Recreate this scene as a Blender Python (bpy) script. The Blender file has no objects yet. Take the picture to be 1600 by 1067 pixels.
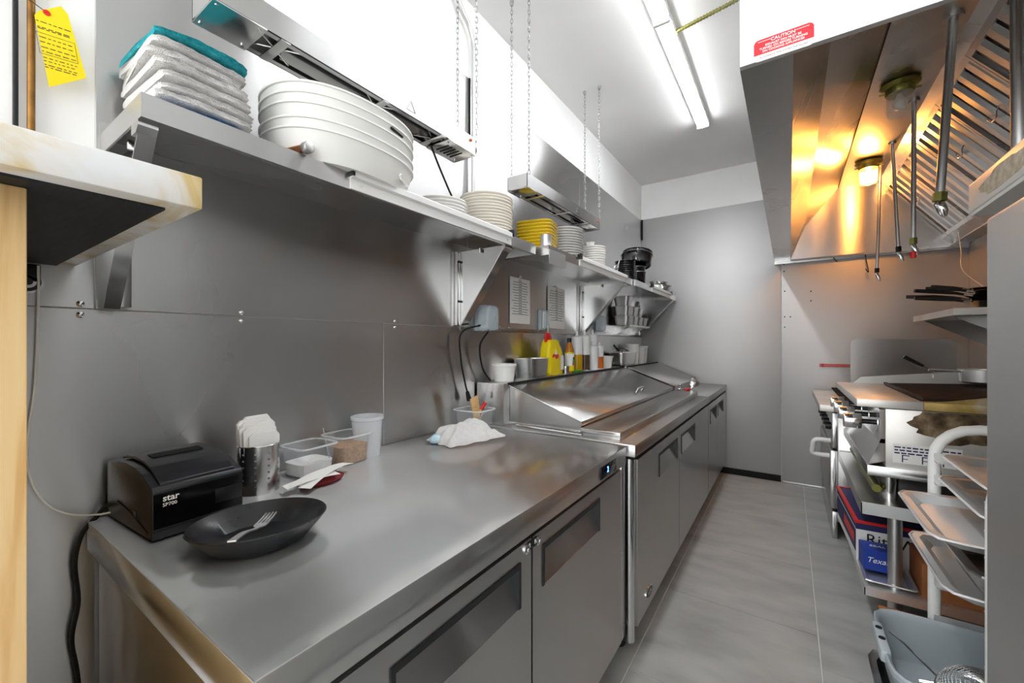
import bpy, bmesh, math, random
from mathutils import Vector, Matrix, noise
random.seed(7)
R = math.radians
scn = bpy.context.scene
col = scn.collection

# ------------------------------------------------------------------ camera, light, exposure
FPX, CXP, HYP, CAMH, CAMX = 641.0, 800.0, 536.0, 1.34, 1.41
YAW = math.atan2(1233 - 800, FPX)
cd = bpy.data.cameras.new('camera'); cam = bpy.data.objects.new('camera', cd); col.objects.link(cam)
cam.location = (CAMX, 0, CAMH); cam.rotation_euler = (R(90), 0, YAW)
cd.sensor_width = 36; cd.lens = 36 * FPX / 1600; cd.shift_y = 2.5 / 1600; cd.clip_start = 0.02
scn.camera = cam
scn.view_settings.view_transform = 'Standard'; scn.view_settings.look = 'None'
scn.view_settings.gamma = 1; scn.view_settings.use_curve_mapping = False
scn.view_settings.exposure = 1.5
world = bpy.data.worlds.new('room_light'); scn.world = world; world.use_nodes = True
world.node_tree.nodes['Background'].inputs[0].default_value = (0.97, 0.985, 1.0, 1)
world.node_tree.nodes['Background'].inputs[1].default_value = 1.35
LED_POWER = 15.0      # emission of the ceiling LED tubes
LAMP_POWER = 115.0    # emission of the lit hood lamp's bulb

# ------------------------------------------------------------------ photo pixel -> point on a known plane
_f = Vector((-math.sin(YAW), math.cos(YAW), 0)); _r = Vector((math.cos(YAW), math.sin(YAW), 0)); _u = Vector((0, 0, 1))
def PX(px, py, x=None, y=None, z=None):
    d = _f + _r * ((px - CXP) / FPX) - _u * ((py - HYP) / FPX)
    i, v = (0, x) if x is not None else (1, y) if y is not None else (2, z)
    o = Vector((CAMX, 0, CAMH)); return o + d * ((v - o[i]) / d[i])

# ------------------------------------------------------------------ materials
def lin(c): return c / 12.92 if c <= 0.04045 else ((c + 0.055) / 1.055) ** 2.4
def hexc(h): return tuple(lin(int(h[i:i + 2], 16) / 255) for i in (0, 2, 4)) + (1,)
MAT = {}
def mat(name, color, rough=0.5, metal=0.0, emit=None, estr=0, trans=0, ior=1.45, alpha=1, coat=0, spec=None):
    m = bpy.data.materials.new(name); m.use_nodes = True
    b = m.node_tree.nodes['Principled BSDF']
    b.inputs['Base Color'].default_value = hexc(color) if isinstance(color, str) else color
    b.inputs['Roughness'].default_value = rough; b.inputs['Metallic'].default_value = metal
    if emit: b.inputs['Emission Color'].default_value = hexc(emit); b.inputs['Emission Strength'].default_value = estr
    b.inputs['Transmission Weight'].default_value = trans; b.inputs['IOR'].default_value = ior
    b.inputs['Alpha'].default_value = alpha; b.inputs['Coat Weight'].default_value = coat
    if spec is not None: b.inputs['Specular IOR Level'].default_value = spec
    MAT[name] = m; return m
def N(m, t, **kw):
    n = m.node_tree.nodes.new(t)
    for k, v in kw.items():
        if k in n.inputs.keys(): n.inputs[k].default_value = v
        else: setattr(n, k, v)
    return n
def L(m, a, b): m.node_tree.links.new(a, b)
def coords(m, scale=(1, 1, 1), rot=(0, 0, 0)):
    t = N(m, 'ShaderNodeTexCoord'); mp = N(m, 'ShaderNodeMapping')
    mp.inputs['Scale'].default_value = scale; mp.inputs['Rotation'].default_value = rot
    L(m, t.outputs['Object'], mp.inputs['Vector']); return mp.outputs['Vector']
def ramp(m, src, stops):
    r = N(m, 'ShaderNodeValToRGB'); e = r.color_ramp.elements
    while len(e) < len(stops): e.new(0.5)
    for el, (p, c) in zip(e, stops): el.position = p; el.color = hexc(c) if isinstance(c, str) else c
    L(m, src, r.inputs['Fac']); return r.outputs['Color']
def grey(v): return (v, v, v, 1)
def noise_mat(name, stops, scale, rough=0.5, metal=0.0, detail=6, vscale=(1, 1, 1), bump=0, bscale=None, rvar=0, dist=0, **kw):
    """noise-driven colour, roughness and fine relief"""
    m = mat(name, stops[0][1], rough, metal, **kw); b = m.node_tree.nodes['Principled BSDF']
    n = N(m, 'ShaderNodeTexNoise', Scale=scale, Detail=detail, Distortion=dist); L(m, coords(m, vscale), n.inputs['Vector'])
    L(m, ramp(m, n.outputs['Fac'], stops), b.inputs['Base Color'])
    if rvar:
        mr = N(m, 'ShaderNodeMapRange'); mr.inputs['From Min'].default_value = .3; mr.inputs['From Max'].default_value = .7
        mr.inputs['To Min'].default_value = rough - rvar; mr.inputs['To Max'].default_value = rough + rvar
        L(m, n.outputs['Fac'], mr.inputs['Value']); L(m, mr.outputs['Result'], b.inputs['Roughness'])
    if bump:
        n2 = N(m, 'ShaderNodeTexNoise', Scale=bscale or scale * 6, Detail=4); L(m, coords(m, vscale), n2.inputs['Vector'])
        bp = N(m, 'ShaderNodeBump', Strength=bump, Distance=0.01); L(m, n2.outputs['Fac'], bp.inputs['Height']); L(m, bp.outputs['Normal'], b.inputs['Normal'])
    return m
def steel(name, lo, hi, rough, grain='y', wave=0.0, rvar=.04, smudge=1.3, aniso=.85, mirror=0):
    """brushed stainless: grain direction gives stretched highlights, broad smudges, slight waviness of the sheet"""
    m = mat(name, (hi, hi, hi, 1), rough, 1.0); b = m.node_tree.nodes['Principled BSDF']
    s = N(m, 'ShaderNodeTexNoise', Scale=smudge, Detail=3, Distortion=.4); L(m, coords(m), s.inputs['Vector'])
    L(m, ramp(m, s.outputs['Fac'], [(.15, (lo, lo, lo, 1)), (.85, (hi, hi * .995, hi * .985, 1))]), b.inputs['Base Color'])
    mr = N(m, 'ShaderNodeMapRange'); mr.inputs['From Min'].default_value = .1; mr.inputs['From Max'].default_value = .9
    mr.inputs['To Min'].default_value = rough - rvar; mr.inputs['To Max'].default_value = rough + rvar
    L(m, s.outputs['Fac'], mr.inputs['Value']); L(m, mr.outputs['Result'], b.inputs['Roughness'])
    if mirror:      # polished share of the surface next to the brushed lobe
        g2 = N(m, 'ShaderNodeBsdfAnisotropic'); g2.inputs['Roughness'].default_value = .13; g2.inputs['Color'].default_value = (hi * .95, hi * .95, hi * .93, 1)
        ms = N(m, 'ShaderNodeMixShader'); ms.inputs[0].default_value = mirror; out = m.node_tree.nodes['Material Output']
        L(m, b.outputs[0], ms.inputs[1]); L(m, g2.outputs[0], ms.inputs[2]); L(m, ms.outputs[0], out.inputs['Surface'])
    ge = N(m, 'ShaderNodeNewGeometry'); cr = N(m, 'ShaderNodeVectorMath', operation='CROSS_PRODUCT')
    L(m, ge.outputs['Normal'], cr.inputs[0]); cr.inputs[1].default_value = {'y': (.02, 1, .03), 'x': (1, .03, .02), 'z': (.03, .02, 1)}[grain]
    L(m, cr.outputs['Vector'], b.inputs['Tangent']); b.inputs['Anisotropic'].default_value = aniso
    if wave:
        w = N(m, 'ShaderNodeTexNoise', Scale=1.6, Detail=1); L(m, coords(m), w.inputs['Vector'])
        bp = N(m, 'ShaderNodeBump', Strength=wave, Distance=.05); L(m, w.outputs['Fac'], bp.inputs['Height']); L(m, bp.outputs['Normal'], b.inputs['Normal'])
    return m
noise_mat('plaster', [(.3, 'efefee'), (.7, 'f6f6f5')], 3, .85)
noise_mat('ceiling_paint', [(.3, 'e6e6e4'), (.7, 'eeeeec')], 1.5, .9)
SLO, SHI = .53, .61     # one stainless colour; the finishes below differ only in gloss, grain and flatness
steel('wall_steel', SLO, SHI, .29, 'y', aniso=.95)
steel('back_steel', SLO, SHI, .58, 'x', wave=.25, aniso=.1)
steel('steel', SLO, SHI, .26, 'y')
steel('top_steel', SLO, SHI, .44, 'y', smudge=2.5, aniso=1.0, mirror=.48)
steel('door_steel', SLO, SHI, .30, 'y', aniso=.95, mirror=.25)
steel('hood_steel', SLO, SHI, .28, 'y', wave=.04, aniso=.6)
steel('hood_end', SLO, SHI, .30, 'x', aniso=.95)
steel('filter_steel', SLO, SHI, .30, 'y', aniso=.3)
steel('hood_outer', SLO, SHI, .5, 'x', aniso=.3)
steel('shelf_steel', SLO, SHI, .26, 'y')
steel('bracket_steel', SLO, SHI, .2, 'z', aniso=.5)
steel('lid_steel', SLO, SHI, .34, 'y', wave=.1, smudge=3, aniso=.95, mirror=.35)
steel('panel_steel', SLO, SHI, .45, 'z', smudge=3, aniso=.4)
steel('guard_steel', SLO, SHI, .32, 'x', aniso=.8)
mat('chrome', grey(.72), .12, 1); mat('aluminium', grey(.84), .46, 1); mat('pan_steel', grey(.62), .25, 1)
mat('galvanised', grey(.62), .36, 1); mat('chain_steel', grey(.36), .4, 1); mat('white_metal', 'e9e9e7', .35)
mat('black_plastic', '151619', .38); mat('black_gloss', '0b0b0c', .12); mat('black_rubber', '101010', .7); mat('seam_black', '0a0a0a', .8)
noise_mat('printer_black', [(.3, '1c1d20'), (.7, '232428')], 40, .28, bump=.03, bscale=900)
noise_mat('plate_black', [(.35, '17181a'), (.6, '232427'), (.75, '34363a')], 14, .33, rvar=.12)
mat('white_plastic', 'eeeeea', .4); mat('clear_white', 'f2f2f0', .35, alpha=.75)
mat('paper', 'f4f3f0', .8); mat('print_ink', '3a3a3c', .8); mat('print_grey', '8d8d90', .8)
mat('white_ceramic', 'f1efea', .18, coat=.3); mat('cream_ceramic', 'ece6da', .2, coat=.3); mat('yellow_ceramic', 'dcbc1e', .2, coat=.3); mat('dark_rim', '3b3d44', .25)
mat('black_enamel', '0e0e10', .14, coat=.4)
mat('yellow', 'f6dc08', .42); mat('red', 'd8231f', .45); mat('sticker_red', 'e2313c', .5); mat('tag_yellow', 'f3d713', .7)
mat('green', '3f9b2e', .4); mat('orange_sauce', 'c9661c', .3); mat('oil', 'c79a0c', .18); mat('soy', '54402f', .25); mat('amber', 'b8741f', .2)
mat('squeeze', 'e8e9ea', .35); mat('glass', 'f4f6f6', .05, alpha=.14, spec=.9); mat('clear_plastic', 'eef4f7', .08, alpha=.10, spec=.9); mat('clear_rim', 'f4f8fa', .1, alpha=.55, spec=1); mat('clear_cover', 'd9e8f1', .08, alpha=.33, spec=1)
mat('cup_plastic', 'eef2f6', .25, alpha=.55)
noise_mat('salt', [(.4, 'f4f4f2'), (.6, 'ffffff')], 200, .9, bump=.5, bscale=500)
noise_mat('brown_sugar', [(.4, 'a97f55'), (.6, 'c39a6c')], 120, .9, bump=.5, bscale=500)
noise_mat('wood', [(.3, 'dfb173'), (.5, 'ecc78d'), (.7, 'f0d19c')], 6, .5, vscale=(14, 14, .7), dist=.6)
noise_mat('wood_dark', [(.3, '9a5a2b'), (.7, 'b97a42')], 8, .5, vscale=(2, 14, 14))
noise_mat('wood_tool', [(.3, 'c9a06a'), (.7, 'dcb882')], 20, .55, vscale=(1, 1, 6))
noise_mat('cardboard', [(.4, '9c5f36'), (.7, 'b27546')], 5, .85)
mat('copper', 'b87a55', .3, .9); mat('brass', '8d8a4a', .35, .8)
noise_mat('towel', [(.3, 'f6f3ef'), (.7, 'ffffff')], 60, .95, bump=.9, bscale=420)
noise_mat('towel_pink', [(.3, 'f2e8e8'), (.7, 'fbf6f5')], 60, .95, bump=.9, bscale=420)
noise_mat('towel_teal', [(.3, '18a7b5'), (.7, '3fc9d2')], 80, .95, bump=.9, bscale=420)
noise_mat('towel_blue', [(.3, '1d4f8c'), (.7, '5d8fc0')], 80, .95, bump=.9, bscale=420)
noise_mat('towel_lightblue', [(.3, 'a9cfe0'), (.7, 'cfe6ee')], 60, .95)
mat('dark_red', '7c1f24', .7)
noise_mat('wet_black', [(.35, '0d0d10'), (.7, '24252b')], 5, .55, vscale=(3, 30, 3))
noise_mat('cast_iron', [(.3, '1d1512'), (.6, '33251f'), (.75, '57453b')], 18, .55, metal=.5, vscale=(1, 10, 10))
noise_mat('grill_steel', [(.35, 'd8d5cf'), (.6, 'e6e4df'), (.75, 'efeeea')], 5, .38, metal=.55)
noise_mat('greasy_steel', [(.3, '8a7442'), (.5, 'b79d5c'), (.68, 'd3cdbf')], 6, .42, metal=.45, dist=1.2)
noise_mat('brown_rim', [(.3, '6d4a22'), (.7, 'a97c3f')], 14, .4, metal=.6)
noise_mat('oily_tray', [(.35, 'b98b2d'), (.6, 'd9c27a'), (.75, 'cfcabc')], 9, .35, metal=.4)
noise_mat('floor_tile', [(.28, '919290'), (.5, 'a5a6a3'), (.72, 'b2b3b0')], 3.2, .42, detail=10, rvar=.07, vscale=(1, 2.2, 1), bump=.05, bscale=40)
mat('grout', 'd0d0cc', .9)
mat('bus_grey', 'a9b3b8', .42); mat('blue_box', '1f3f9e', .5); mat('navy', '25285a', .55); mat('box_white', 'ecebe8', .6)
mat('led', 'ffffff', .5, emit='fbfcff', estr=LED_POWER); mat('bulb_lit', 'ffd9a0', .4, emit='ffa64a', estr=LAMP_POWER)
mat('bulb_off', 'f4f1ea', .3); mat('display', '05060a', .1); mat('display_digit', '3f86ff', .5, emit='4a90ff', estr=3)
mat('plate_label', 'c9cacc', .35, .8)
# marble with tan veins
m = noise_mat('marble', [(.36, 'eef0f1'), (.46, 'ece9e2'), (.56, 'dcc48d'), (.66, 'c9a968')], 5.2, .22, detail=8, dist=1.6)
# glitter of dark bits (pepper at the bottom of a tub)
noise_mat('seeds', [(.45, 'e3e3df'), (.5, '55565a')], 160, .6)

# ------------------------------------------------------------------ mesh helpers
class MB:
    def __init__(s): s.v = []; s.f = []
    def add(s, vs, fs):
        k = len(s.v); s.v += [Vector(p) for p in vs]; s.f += [[i + k for i in f] for f in fs]; return s
    def box(s, x0, x1, y0, y1, z0, z1):
        return s.add([(x0, y0, z0), (x1, y0, z0), (x1, y1, z0), (x0, y1, z0), (x0, y0, z1), (x1, y0, z1), (x1, y1, z1), (x0, y1, z1)],
                     [(0, 3, 2, 1), (4, 5, 6, 7), (0, 1, 5, 4), (1, 2, 6, 5), (2, 3, 7, 6), (3, 0, 4, 7)])
    def cyl(s, a, b, r, r2=None, n=16, caps=True):
        a = Vector(a); b = Vector(b); r2 = r if r2 is None else r2
        q = (b - a).to_track_quat('Z', 'Y'); e1 = q @ Vector((1, 0, 0)); e2 = q @ Vector((0, 1, 0))
        vs = []
        for c, rr in ((a, r), (b, r2)):
            vs += [c + (e1 * math.cos(2 * math.pi * i / n) + e2 * math.sin(2 * math.pi * i / n)) * rr for i in range(n)]
        fs = [(i, (i + 1) % n, n + (i + 1) % n, n + i) for i in range(n)]
        if caps: fs += [list(range(n))[::-1], list(range(n, 2 * n))]
        return s.add(vs, fs)
    def tube(s, pts, r, n=8, closed=False, caps=True):
        pts = [Vector(p) for p in pts]; m_ = len(pts); rings = []; up = None
        for i, p in enumerate(pts):
            a = pts[(i - 1) % m_] if (closed or i > 0) else p; b = pts[(i + 1) % m_] if (closed or i < m_ - 1) else p
            t = (b - a).normalized()
            if up is None: up = Vector((0, 0, 1)) if abs(t.z) < .9 else Vector((1, 0, 0))
            e1 = t.cross(up).normalized(); e2 = e1.cross(t).normalized(); up = e2
            rr = r[i] if isinstance(r, (list, tuple)) else r
            rings.append([p + (e1 * math.cos(2 * math.pi * k / n) + e2 * math.sin(2 * math.pi * k / n)) * rr for k in range(n)])
        vs = [v for g in rings for v in g]; fs = []
        for i in range(m_ if closed else m_ - 1):
            j = (i + 1) % m_
            fs += [(i * n + k, i * n + (k + 1) % n, j * n + (k + 1) % n, j * n + k) for k in range(n)]
        if caps and not closed: fs += [list(range(n))[::-1], list(range((m_ - 1) * n, m_ * n))]
        return s.add(vs, fs)
    def lathe(s, prof, c=(0, 0, 0), n=32, sx=1, sy=1, p=2.0, rot=0, close=True):
        """profile of (radius, z), superellipse outline of power p"""
        c = Vector(c); vs = []; ca, sa = math.cos(rot), math.sin(rot)
        for r, z in prof:
            for i in range(n):
                t = 2 * math.pi * i / n; k = (abs(math.cos(t)) ** p + abs(math.sin(t)) ** p) ** (-1 / p)
                x = r * k * math.cos(t) * sx; y = r * k * math.sin(t) * sy
                vs.append(c + Vector((x * ca - y * sa, x * sa + y * ca, z)))
        fs = []
        for j in range(len(prof) - 1):
            fs += [(j * n + i, j * n + (i + 1) % n, (j + 1) * n + (i + 1) % n, (j + 1) * n + i) for i in range(n)]
        if close: fs += [list(range(n))[::-1], [(len(prof) - 1) * n + i for i in range(n)]]
        return s.add(vs, fs)
    def prism(s, poly, axis, a, b):
        """2-D polygon extruded along axis; poly gives the other two coordinates in xyz order"""
        n = len(poly)
        def P(q, w): return {'x': (w, q[0], q[1]), 'y': (q[0], w, q[1]), 'z': (q[0], q[1], w)}[axis]
        vs = [P(q, a) for q in poly] + [P(q, b) for q in poly]
        return s.add(vs, [list(range(n)), list(range(n, 2 * n))[::-1]] + [(i, n + i, n + (i + 1) % n, (i + 1) % n) for i in range(n)])
    def sheet(s, poly, axis, a, b, t):
        """open folded sheet: polyline extruded along axis, thickness t along +normal"""
        pts = [Vector(p) for p in poly]; off = []
        for i, p in enumerate(pts):
            d = (pts[min(i + 1, len(pts) - 1)] - pts[max(i - 1, 0)]).normalized(); off.append(p + Vector((-d.y, d.x)) * t)
        return s.prism([tuple(p) for p in pts] + [tuple(p) for p in off[::-1]], axis, a, b)
    def xf(s, M):
        s.v = [M @ v for v in s.v]; return s
    def build(s, name, mt, parent=None, loc=(0, 0, 0), bevel=0, seg=2, smooth=38):
        me = bpy.data.meshes.new(name); bm = bmesh.new()
        base = BASE.get(parent, Vector(loc)) if parent is not None else Vector(loc)
        bv = [bm.verts.new(v - base) for v in s.v]
        for f in s.f:
            try: bm.faces.new([bv[i] for i in f])
            except ValueError: pass
        bmesh.ops.recalc_face_normals(bm, faces=bm.faces)
        if bevel: bmesh.ops.bevel(bm, geom=list(bm.edges), offset=bevel, segments=seg, affect='EDGES', profile=.5, clamp_overlap=True)
        bm.to_mesh(me); bm.free(); me.materials.append(MAT[mt] if isinstance(mt, str) else mt)
        if smooth:
            me.polygons.foreach_set('use_smooth', [True] * len(me.polygons)); me.set_sharp_from_angle(angle=R(smooth))
        o = bpy.data.objects.new(name, me); col.objects.link(o)
        if parent is not None: o.parent = parent; BASE[o] = base
        else: o.location = base; BASE[o] = base
        return o
BASE = {}
def tag(o, label, cat, group=None):
    o['label'] = label; o['category'] = cat
    if group: o['group'] = group
    return o
def thing(name, label, cat, loc=(0, 0, 0), group=None):
    o = bpy.data.objects.new(name, None); col.objects.link(o); o.location = loc; o.empty_display_size = .05
    BASE[o] = Vector(loc); return tag(o, label, cat, group)
def struct(o): o['kind'] = 'structure'; return o
def copy_tree(o, parent=None):
    c = o.copy(); col.objects.link(c); c.parent = parent
    for ch in o.children: copy_tree(ch, c)
    return c
def dup(o, loc, rot=None, label=None, scale=None, group=None):
    c = copy_tree(o); c.location = loc
    if rot is not None: c.rotation_euler = rot
    if scale is not None: c.scale = scale
    if label: c['label'] = label
    if group: c['group'] = group
    return c
def bx(*a): return MB().box(*a)
def curve3(pts, k=8):
    """Catmull-Rom through points"""
    P = [Vector(p) for p in pts]; P = [P[0] * 2 - P[1]] + P + [P[-1] * 2 - P[-2]]; out = []
    for i in range(1, len(P) - 2):
        for j in range(k):
            t = j / k; a, b, c, d = P[i - 1:i + 3]
            out.append(.5 * ((2 * b) + (c - a) * t + (2 * a - 5 * b + 4 * c - d) * t * t + (3 * b - a - 3 * c + d) * t ** 3))
    return out + [P[-2]]
def text(s, size, origin, right, up, mt, parent, name='lettering', ext=.0004, align='CENTER', shear=0, squash=1, bold=0):
    cu = bpy.data.curves.new('txt', 'FONT'); cu.body = s; cu.size = size; cu.align_x = align; cu.align_y = 'CENTER'; cu.extrude = ext; cu.shear = shear; cu.offset = bold
    cu.resolution_u = 3
    t = bpy.data.objects.new('txt', cu); col.objects.link(t); dg = bpy.context.evaluated_depsgraph_get()
    me = bpy.data.meshes.new_from_object(t.evaluated_get(dg)); bpy.data.objects.remove(t); bpy.data.curves.remove(cu)
    r = Vector(right).normalized(); u = Vector(up).normalized(); n = r.cross(u)
    M = Matrix(((r.x, u.x, n.x, 0), (r.y, u.y, n.y, 0), (r.z, u.z, n.z, 0), (0, 0, 0, 1)))
    base = BASE.get(parent, Vector((0, 0, 0)))
    for v in me.vertices: v.co = M @ Vector((v.co.x * squash, v.co.y, v.co.z)) + Vector(origin) - base
    me.materials.clear(); me.materials.append(MAT[mt]); me.name = name
    o = bpy.data.objects.new(name, me); col.objects.link(o); o.parent = parent; return o
def lattice_noise(mb, amp, sc, seed=0):
    for v in mb.v:
        d = noise.noise_vector(v * sc + Vector((seed * 7.1, seed * 3.3, 0))); v += d * amp
    return mb

CEIL = 3.15; BACK = 4.75; RIGHT = 2.6
# ================================================================== SETTING
fl = struct(bx(-.2, RIGHT + .1, -2.2, BACK + .1, -.08, -.0035).build('floor', 'grout'))
tx = [.86 - .66, .86, 1.52, 2.18, 2.84]
for i in range(4):
    off = 0 if i % 2 == 1 else .44
    y = -2.31 + off
    while y < BACK:
        y0, y1 = max(y, -2.2), min(y + .664, BACK)
        if y1 - y0 > .05:
            dz = random.uniform(-.0006, .0006)
            bx(tx[i] + .0025, min(tx[i + 1], RIGHT) - .0025, y0 + .0025, y1 - .0025, -.02, dz).build('tile', 'floor_tile', fl, bevel=.001, seg=1)
        y += .664
wl = struct(bx(-.12, 0, -.3, BACK + .1, -.02, CEIL).build('wall_left', 'plaster'))
for a, b in ((.05, 1.12), (1.12, 2.9), (2.9, 4.735)):
    bx(0, .004, a + .001, b - .001, .0, 1.422).build('steel_panel', 'wall_steel', wl, bevel=.0008, seg=1)
for a, b in ((.26, 1.66), (1.66, 3.05), (3.05, 4.735)):
    bx(0, .006, a + .0008, b - .0008, 1.424, 2.742).build('steel_panel', 'wall_steel', wl, bevel=.0008, seg=1)
bx(0, .0045, .05, .2585, 1.424, 1.80).build('steel_panel', 'wall_steel', wl, bevel=.0008, seg=1)
bx(.004, .009, 1.60, 4.73, 1.405, 1.43).build('seam_strip', 'steel', wl, bevel=.002)
sc0 = None
for y in (.235, .583, 1.18, 1.95, 2.05, 2.8, 3.6):
    for dz in (.012, -.014):
        h = MB().lathe([(.0075, 0), (.0075, .002), (.0045, .005), (.001, .0055)], n=12).xf(Matrix.Translation((.005, y, 1.422 + dz)) @ Matrix.Rotation(R(90), 4, 'Y')).build('screw', 'chrome', wl)
wb = struct(bx(-.12, RIGHT + .12, BACK, BACK + .1, -.02, CEIL).build('wall_back', 'plaster'))
bx(.004, 1.345, BACK - .012, BACK, .062, 2.752).build('steel_panel', 'back_steel', wb, bevel=.001)
bx(1.349, RIGHT, BACK - .016, BACK, .012, 2.2).build('steel_panel', 'back_steel', wb, bevel=.001)
bx(.004, .02, BACK - .02, BACK - .011, 2.52, 2.752).build('corner_strip', 'seam_black', wb)
bx(.004, .02, BACK - .02, BACK - .011, 1.9, 2.40).build('corner_strip', 'galvanised', wb)
for px, py in ((1225, 413), (1225, 424), (1226, 455), (1226, 495), (1235, 495), (1226, 511), (1267, 455), (1267, 470)):
    p = PX(px, py, y=BACK - .016); MB().cyl(p, p + Vector((0, -.003, 0)), .006, n=10).build('rivet', 'seam_black', wb)
struct(bx(.004, 1.345, BACK - .02, BACK - .001, 0, .06).build('baseboard_back', 'seam_black', bevel=.003))
struct(bx(1.36, RIGHT, BACK - .03, BACK - .017, 0, .018).build('trim_1', 'galvanised', bevel=.003))
wr = struct(bx(RIGHT, RIGHT + .1, -2.2, BACK + .1, -.02, CEIL).build('wall_right', 'plaster'))
for a, b in ((-2.2, .6), (.6, 2.6), (2.6, 4.732)):
    bx(RIGHT - .006, RIGHT, a + .001, b - .001, .01, 2.2).build('steel_panel', 'back_steel', wr, bevel=.0008, seg=1)
struct(bx(-.12, RIGHT + .1, -2.2, BACK + .1, CEIL, CEIL + .1).build('ceiling', 'ceiling_paint'))

# ------------------------------------------------------------------ ceiling LED strips, flexible conduit, wall conduit
def led(y0, y1, label):
    t = thing('ceiling_light', label, 'ceiling light', (.83, y0, CEIL), 'LED strip lights on the ceiling')
    bx(.785, .875, y0, y1, CEIL - .040, CEIL).build('housing', 'white_metal', t, bevel=.004)
    MB().prism([(.79, CEIL - .040), (.87, CEIL - .040), (.866, CEIL - .054), (.852, CEIL - .062), (.808, CEIL - .062), (.794, CEIL - .054)], 'y', y0 + .008, y1 - .008).build('diffuser', 'led', t)
    for y in (y0, y1 - .008): bx(.786, .874, y, y + .008, CEIL - .064, CEIL).build('end_cap', 'white_metal', t, bevel=.003)
led(2.33, 3.63, 'white LED strip on the ceiling, its end nearer the back wall')
led(1.02, 2.32, 'white LED strip on the ceiling continuing the far one')
a, b = Vector((.875, 2.47, CEIL - .03)), Vector((1.29, 2.40, CEIL - .03))
fc = MB()
for i in range(52):
    c = a.lerp(b, i / 51); MB.cyl(fc, c, c.lerp(b, .012 if i < 51 else 0) + (b - a) * .006, .009 if i % 2 else .0115, n=10)
tag(fc.build('flexible_conduit', 'brass', loc=a), 'brass flexible conduit from the ceiling light to the hood', 'conduit')
t = thing('wall_conduit', 'steel electrical conduit running up the wall between two heat lamps', 'conduit', (.03, 1.68, 1.9))
pts = [(.03, 1.68, 1.87), (.03, 1.68, 2.9)] + [(.03, 1.68 - .13 * (1 - math.cos(k)), 2.9 + .13 * math.sin(k)) for k in (.3, .6, .9, 1.2)] + [(.03, 1.5, 3.14)]
MB().tube(pts, .0115, 12).build('pipe', 'galvanised', t)
bx(.006, .045, 1.665, 1.695, 2.40, 2.42).build('strap', 'galvanised', t, bevel=.002)
bx(.006, .012, 1.672, 1.678, 2.35, 2.742).build('dark_strip', 'seam_black', t)  # narrow black strip running up the wall along the conduit

# ================================================================== REFRIGERATED COUNTERS
def fridge_door(t, xf, y0, y1, z0, z1, ry0, ry1, rz0, rz1):
    """door slab with a recessed pull: front skin around the recess, slanted pull plate, black bezel"""
    d = MB(); th = .05
    d.box(xf - th, xf - .035, y0, y1, z0, z1)
    d.box(xf - .035, xf, y0, ry0, z0, z1); d.box(xf - .035, xf, ry1, y1, z0, z1)
    d.box(xf - .035, xf, ry0, ry1, z0, rz0); d.box(xf - .035, xf, ry0, ry1, rz1, z1)
    dr = d.build('door', 'door_steel', t)
    MB().prism([(xf - .001, rz0), (xf - .034, rz1 - .008), (xf - .035, rz0)], 'y', ry0 + .006, ry1 - .006).build('pull_plate', 'door_steel', dr)
    h = MB(); h.box(xf - .034, xf + .003, ry0 - .004, ry1 + .004, rz1 - .012, rz1 + .002)
    h.box(xf - .034, xf + .003, ry0 - .004, ry0 + .006, rz0, rz1 - .012); h.box(xf - .034, xf + .003, ry1 - .006, ry1 + .004, rz0, rz1 - .012)
    h.build('handle_bezel', 'black_plastic', dr); return dr
def caster(t, x, y, h):
    MB().cyl((x, y - .018, .04), (x, y + .018, .04), .04, n=20).build('caster', 'black_rubber', t)
    bx(x - .022, x + .022, y - .024, y + .024, .062, h).build('caster_fork', 'galvanised', t, bevel=.003)

t = thing('worktop_refrigerator', 'stainless two-door undercounter refrigerator carrying the receipt printer', 'refrigerator', (.45, .95, 0))
F1X = .854; TZ = .914
bx(.03, F1X - .052, .262, 1.655, .10, .862).build('body', 'door_steel', t, bevel=.003)
wt = MB(); wt.box(.02, F1X, .245, 1.66, TZ - .045, TZ); wt.box(F1X - .03, F1X, .245, 1.66, TZ - .072, TZ - .045)
bx(.012, F1X, .245, 1.662, TZ - .072, TZ).build('worktop', 'top_steel', t, bevel=.003)
bx(F1X - .052, F1X - .02, .262, 1.655, .835, .842).build('gasket', 'seam_black', t)
d = fridge_door(t, F1X - .006, .262, .922, .13, .828, .466, .866, .672, .785)
d2 = fridge_door(t, F1X - .006, .930, 1.62, .13, .828, .985, 1.386, .672, .785)
for dd, y, ys in ((d, .897, .911), (d2, .956, .940)):
    MB().lathe([(.012, 0), (.012, .004), (.009, .006), (.004, .006), (.004, .003)], n=18).xf(Matrix.Translation((F1X - .006, y, .808)) @ Matrix.Rotation(R(90), 4, 'Y')).build('lock', 'chrome', dd)
    bx(F1X - .006, F1X - .004, ys - .008, ys + .008, .800, .824).build('badge', 'black_plastic', dd)
    text('R', .017, (F1X - .0035, ys, .812), (0, 1, 0), (0, 0, 1), 'white_plastic', dd)
bx(F1X - .052, F1X - .006, 1.623, 1.655, .13, .86).build('side_stile', 'steel', t, bevel=.003)
dp = bx(F1X, F1X + .003, 1.385, 1.54, .852, .897).build('control_display', 'display', t, bevel=.001)
text('2', .03, (F1X + .0035, 1.45, .875), (0, 1, 0), (0, 0, 1), 'display_digit', dp, 'digit')
bx(.08, F1X - .09, .3, 1.62, .085, .10).build('chassis', 'seam_black', t)
for x, y in ((.12, .34), (.12, 1.58), (.72, .34), (.72, 1.58)): caster(t, x, y, .085)

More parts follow.
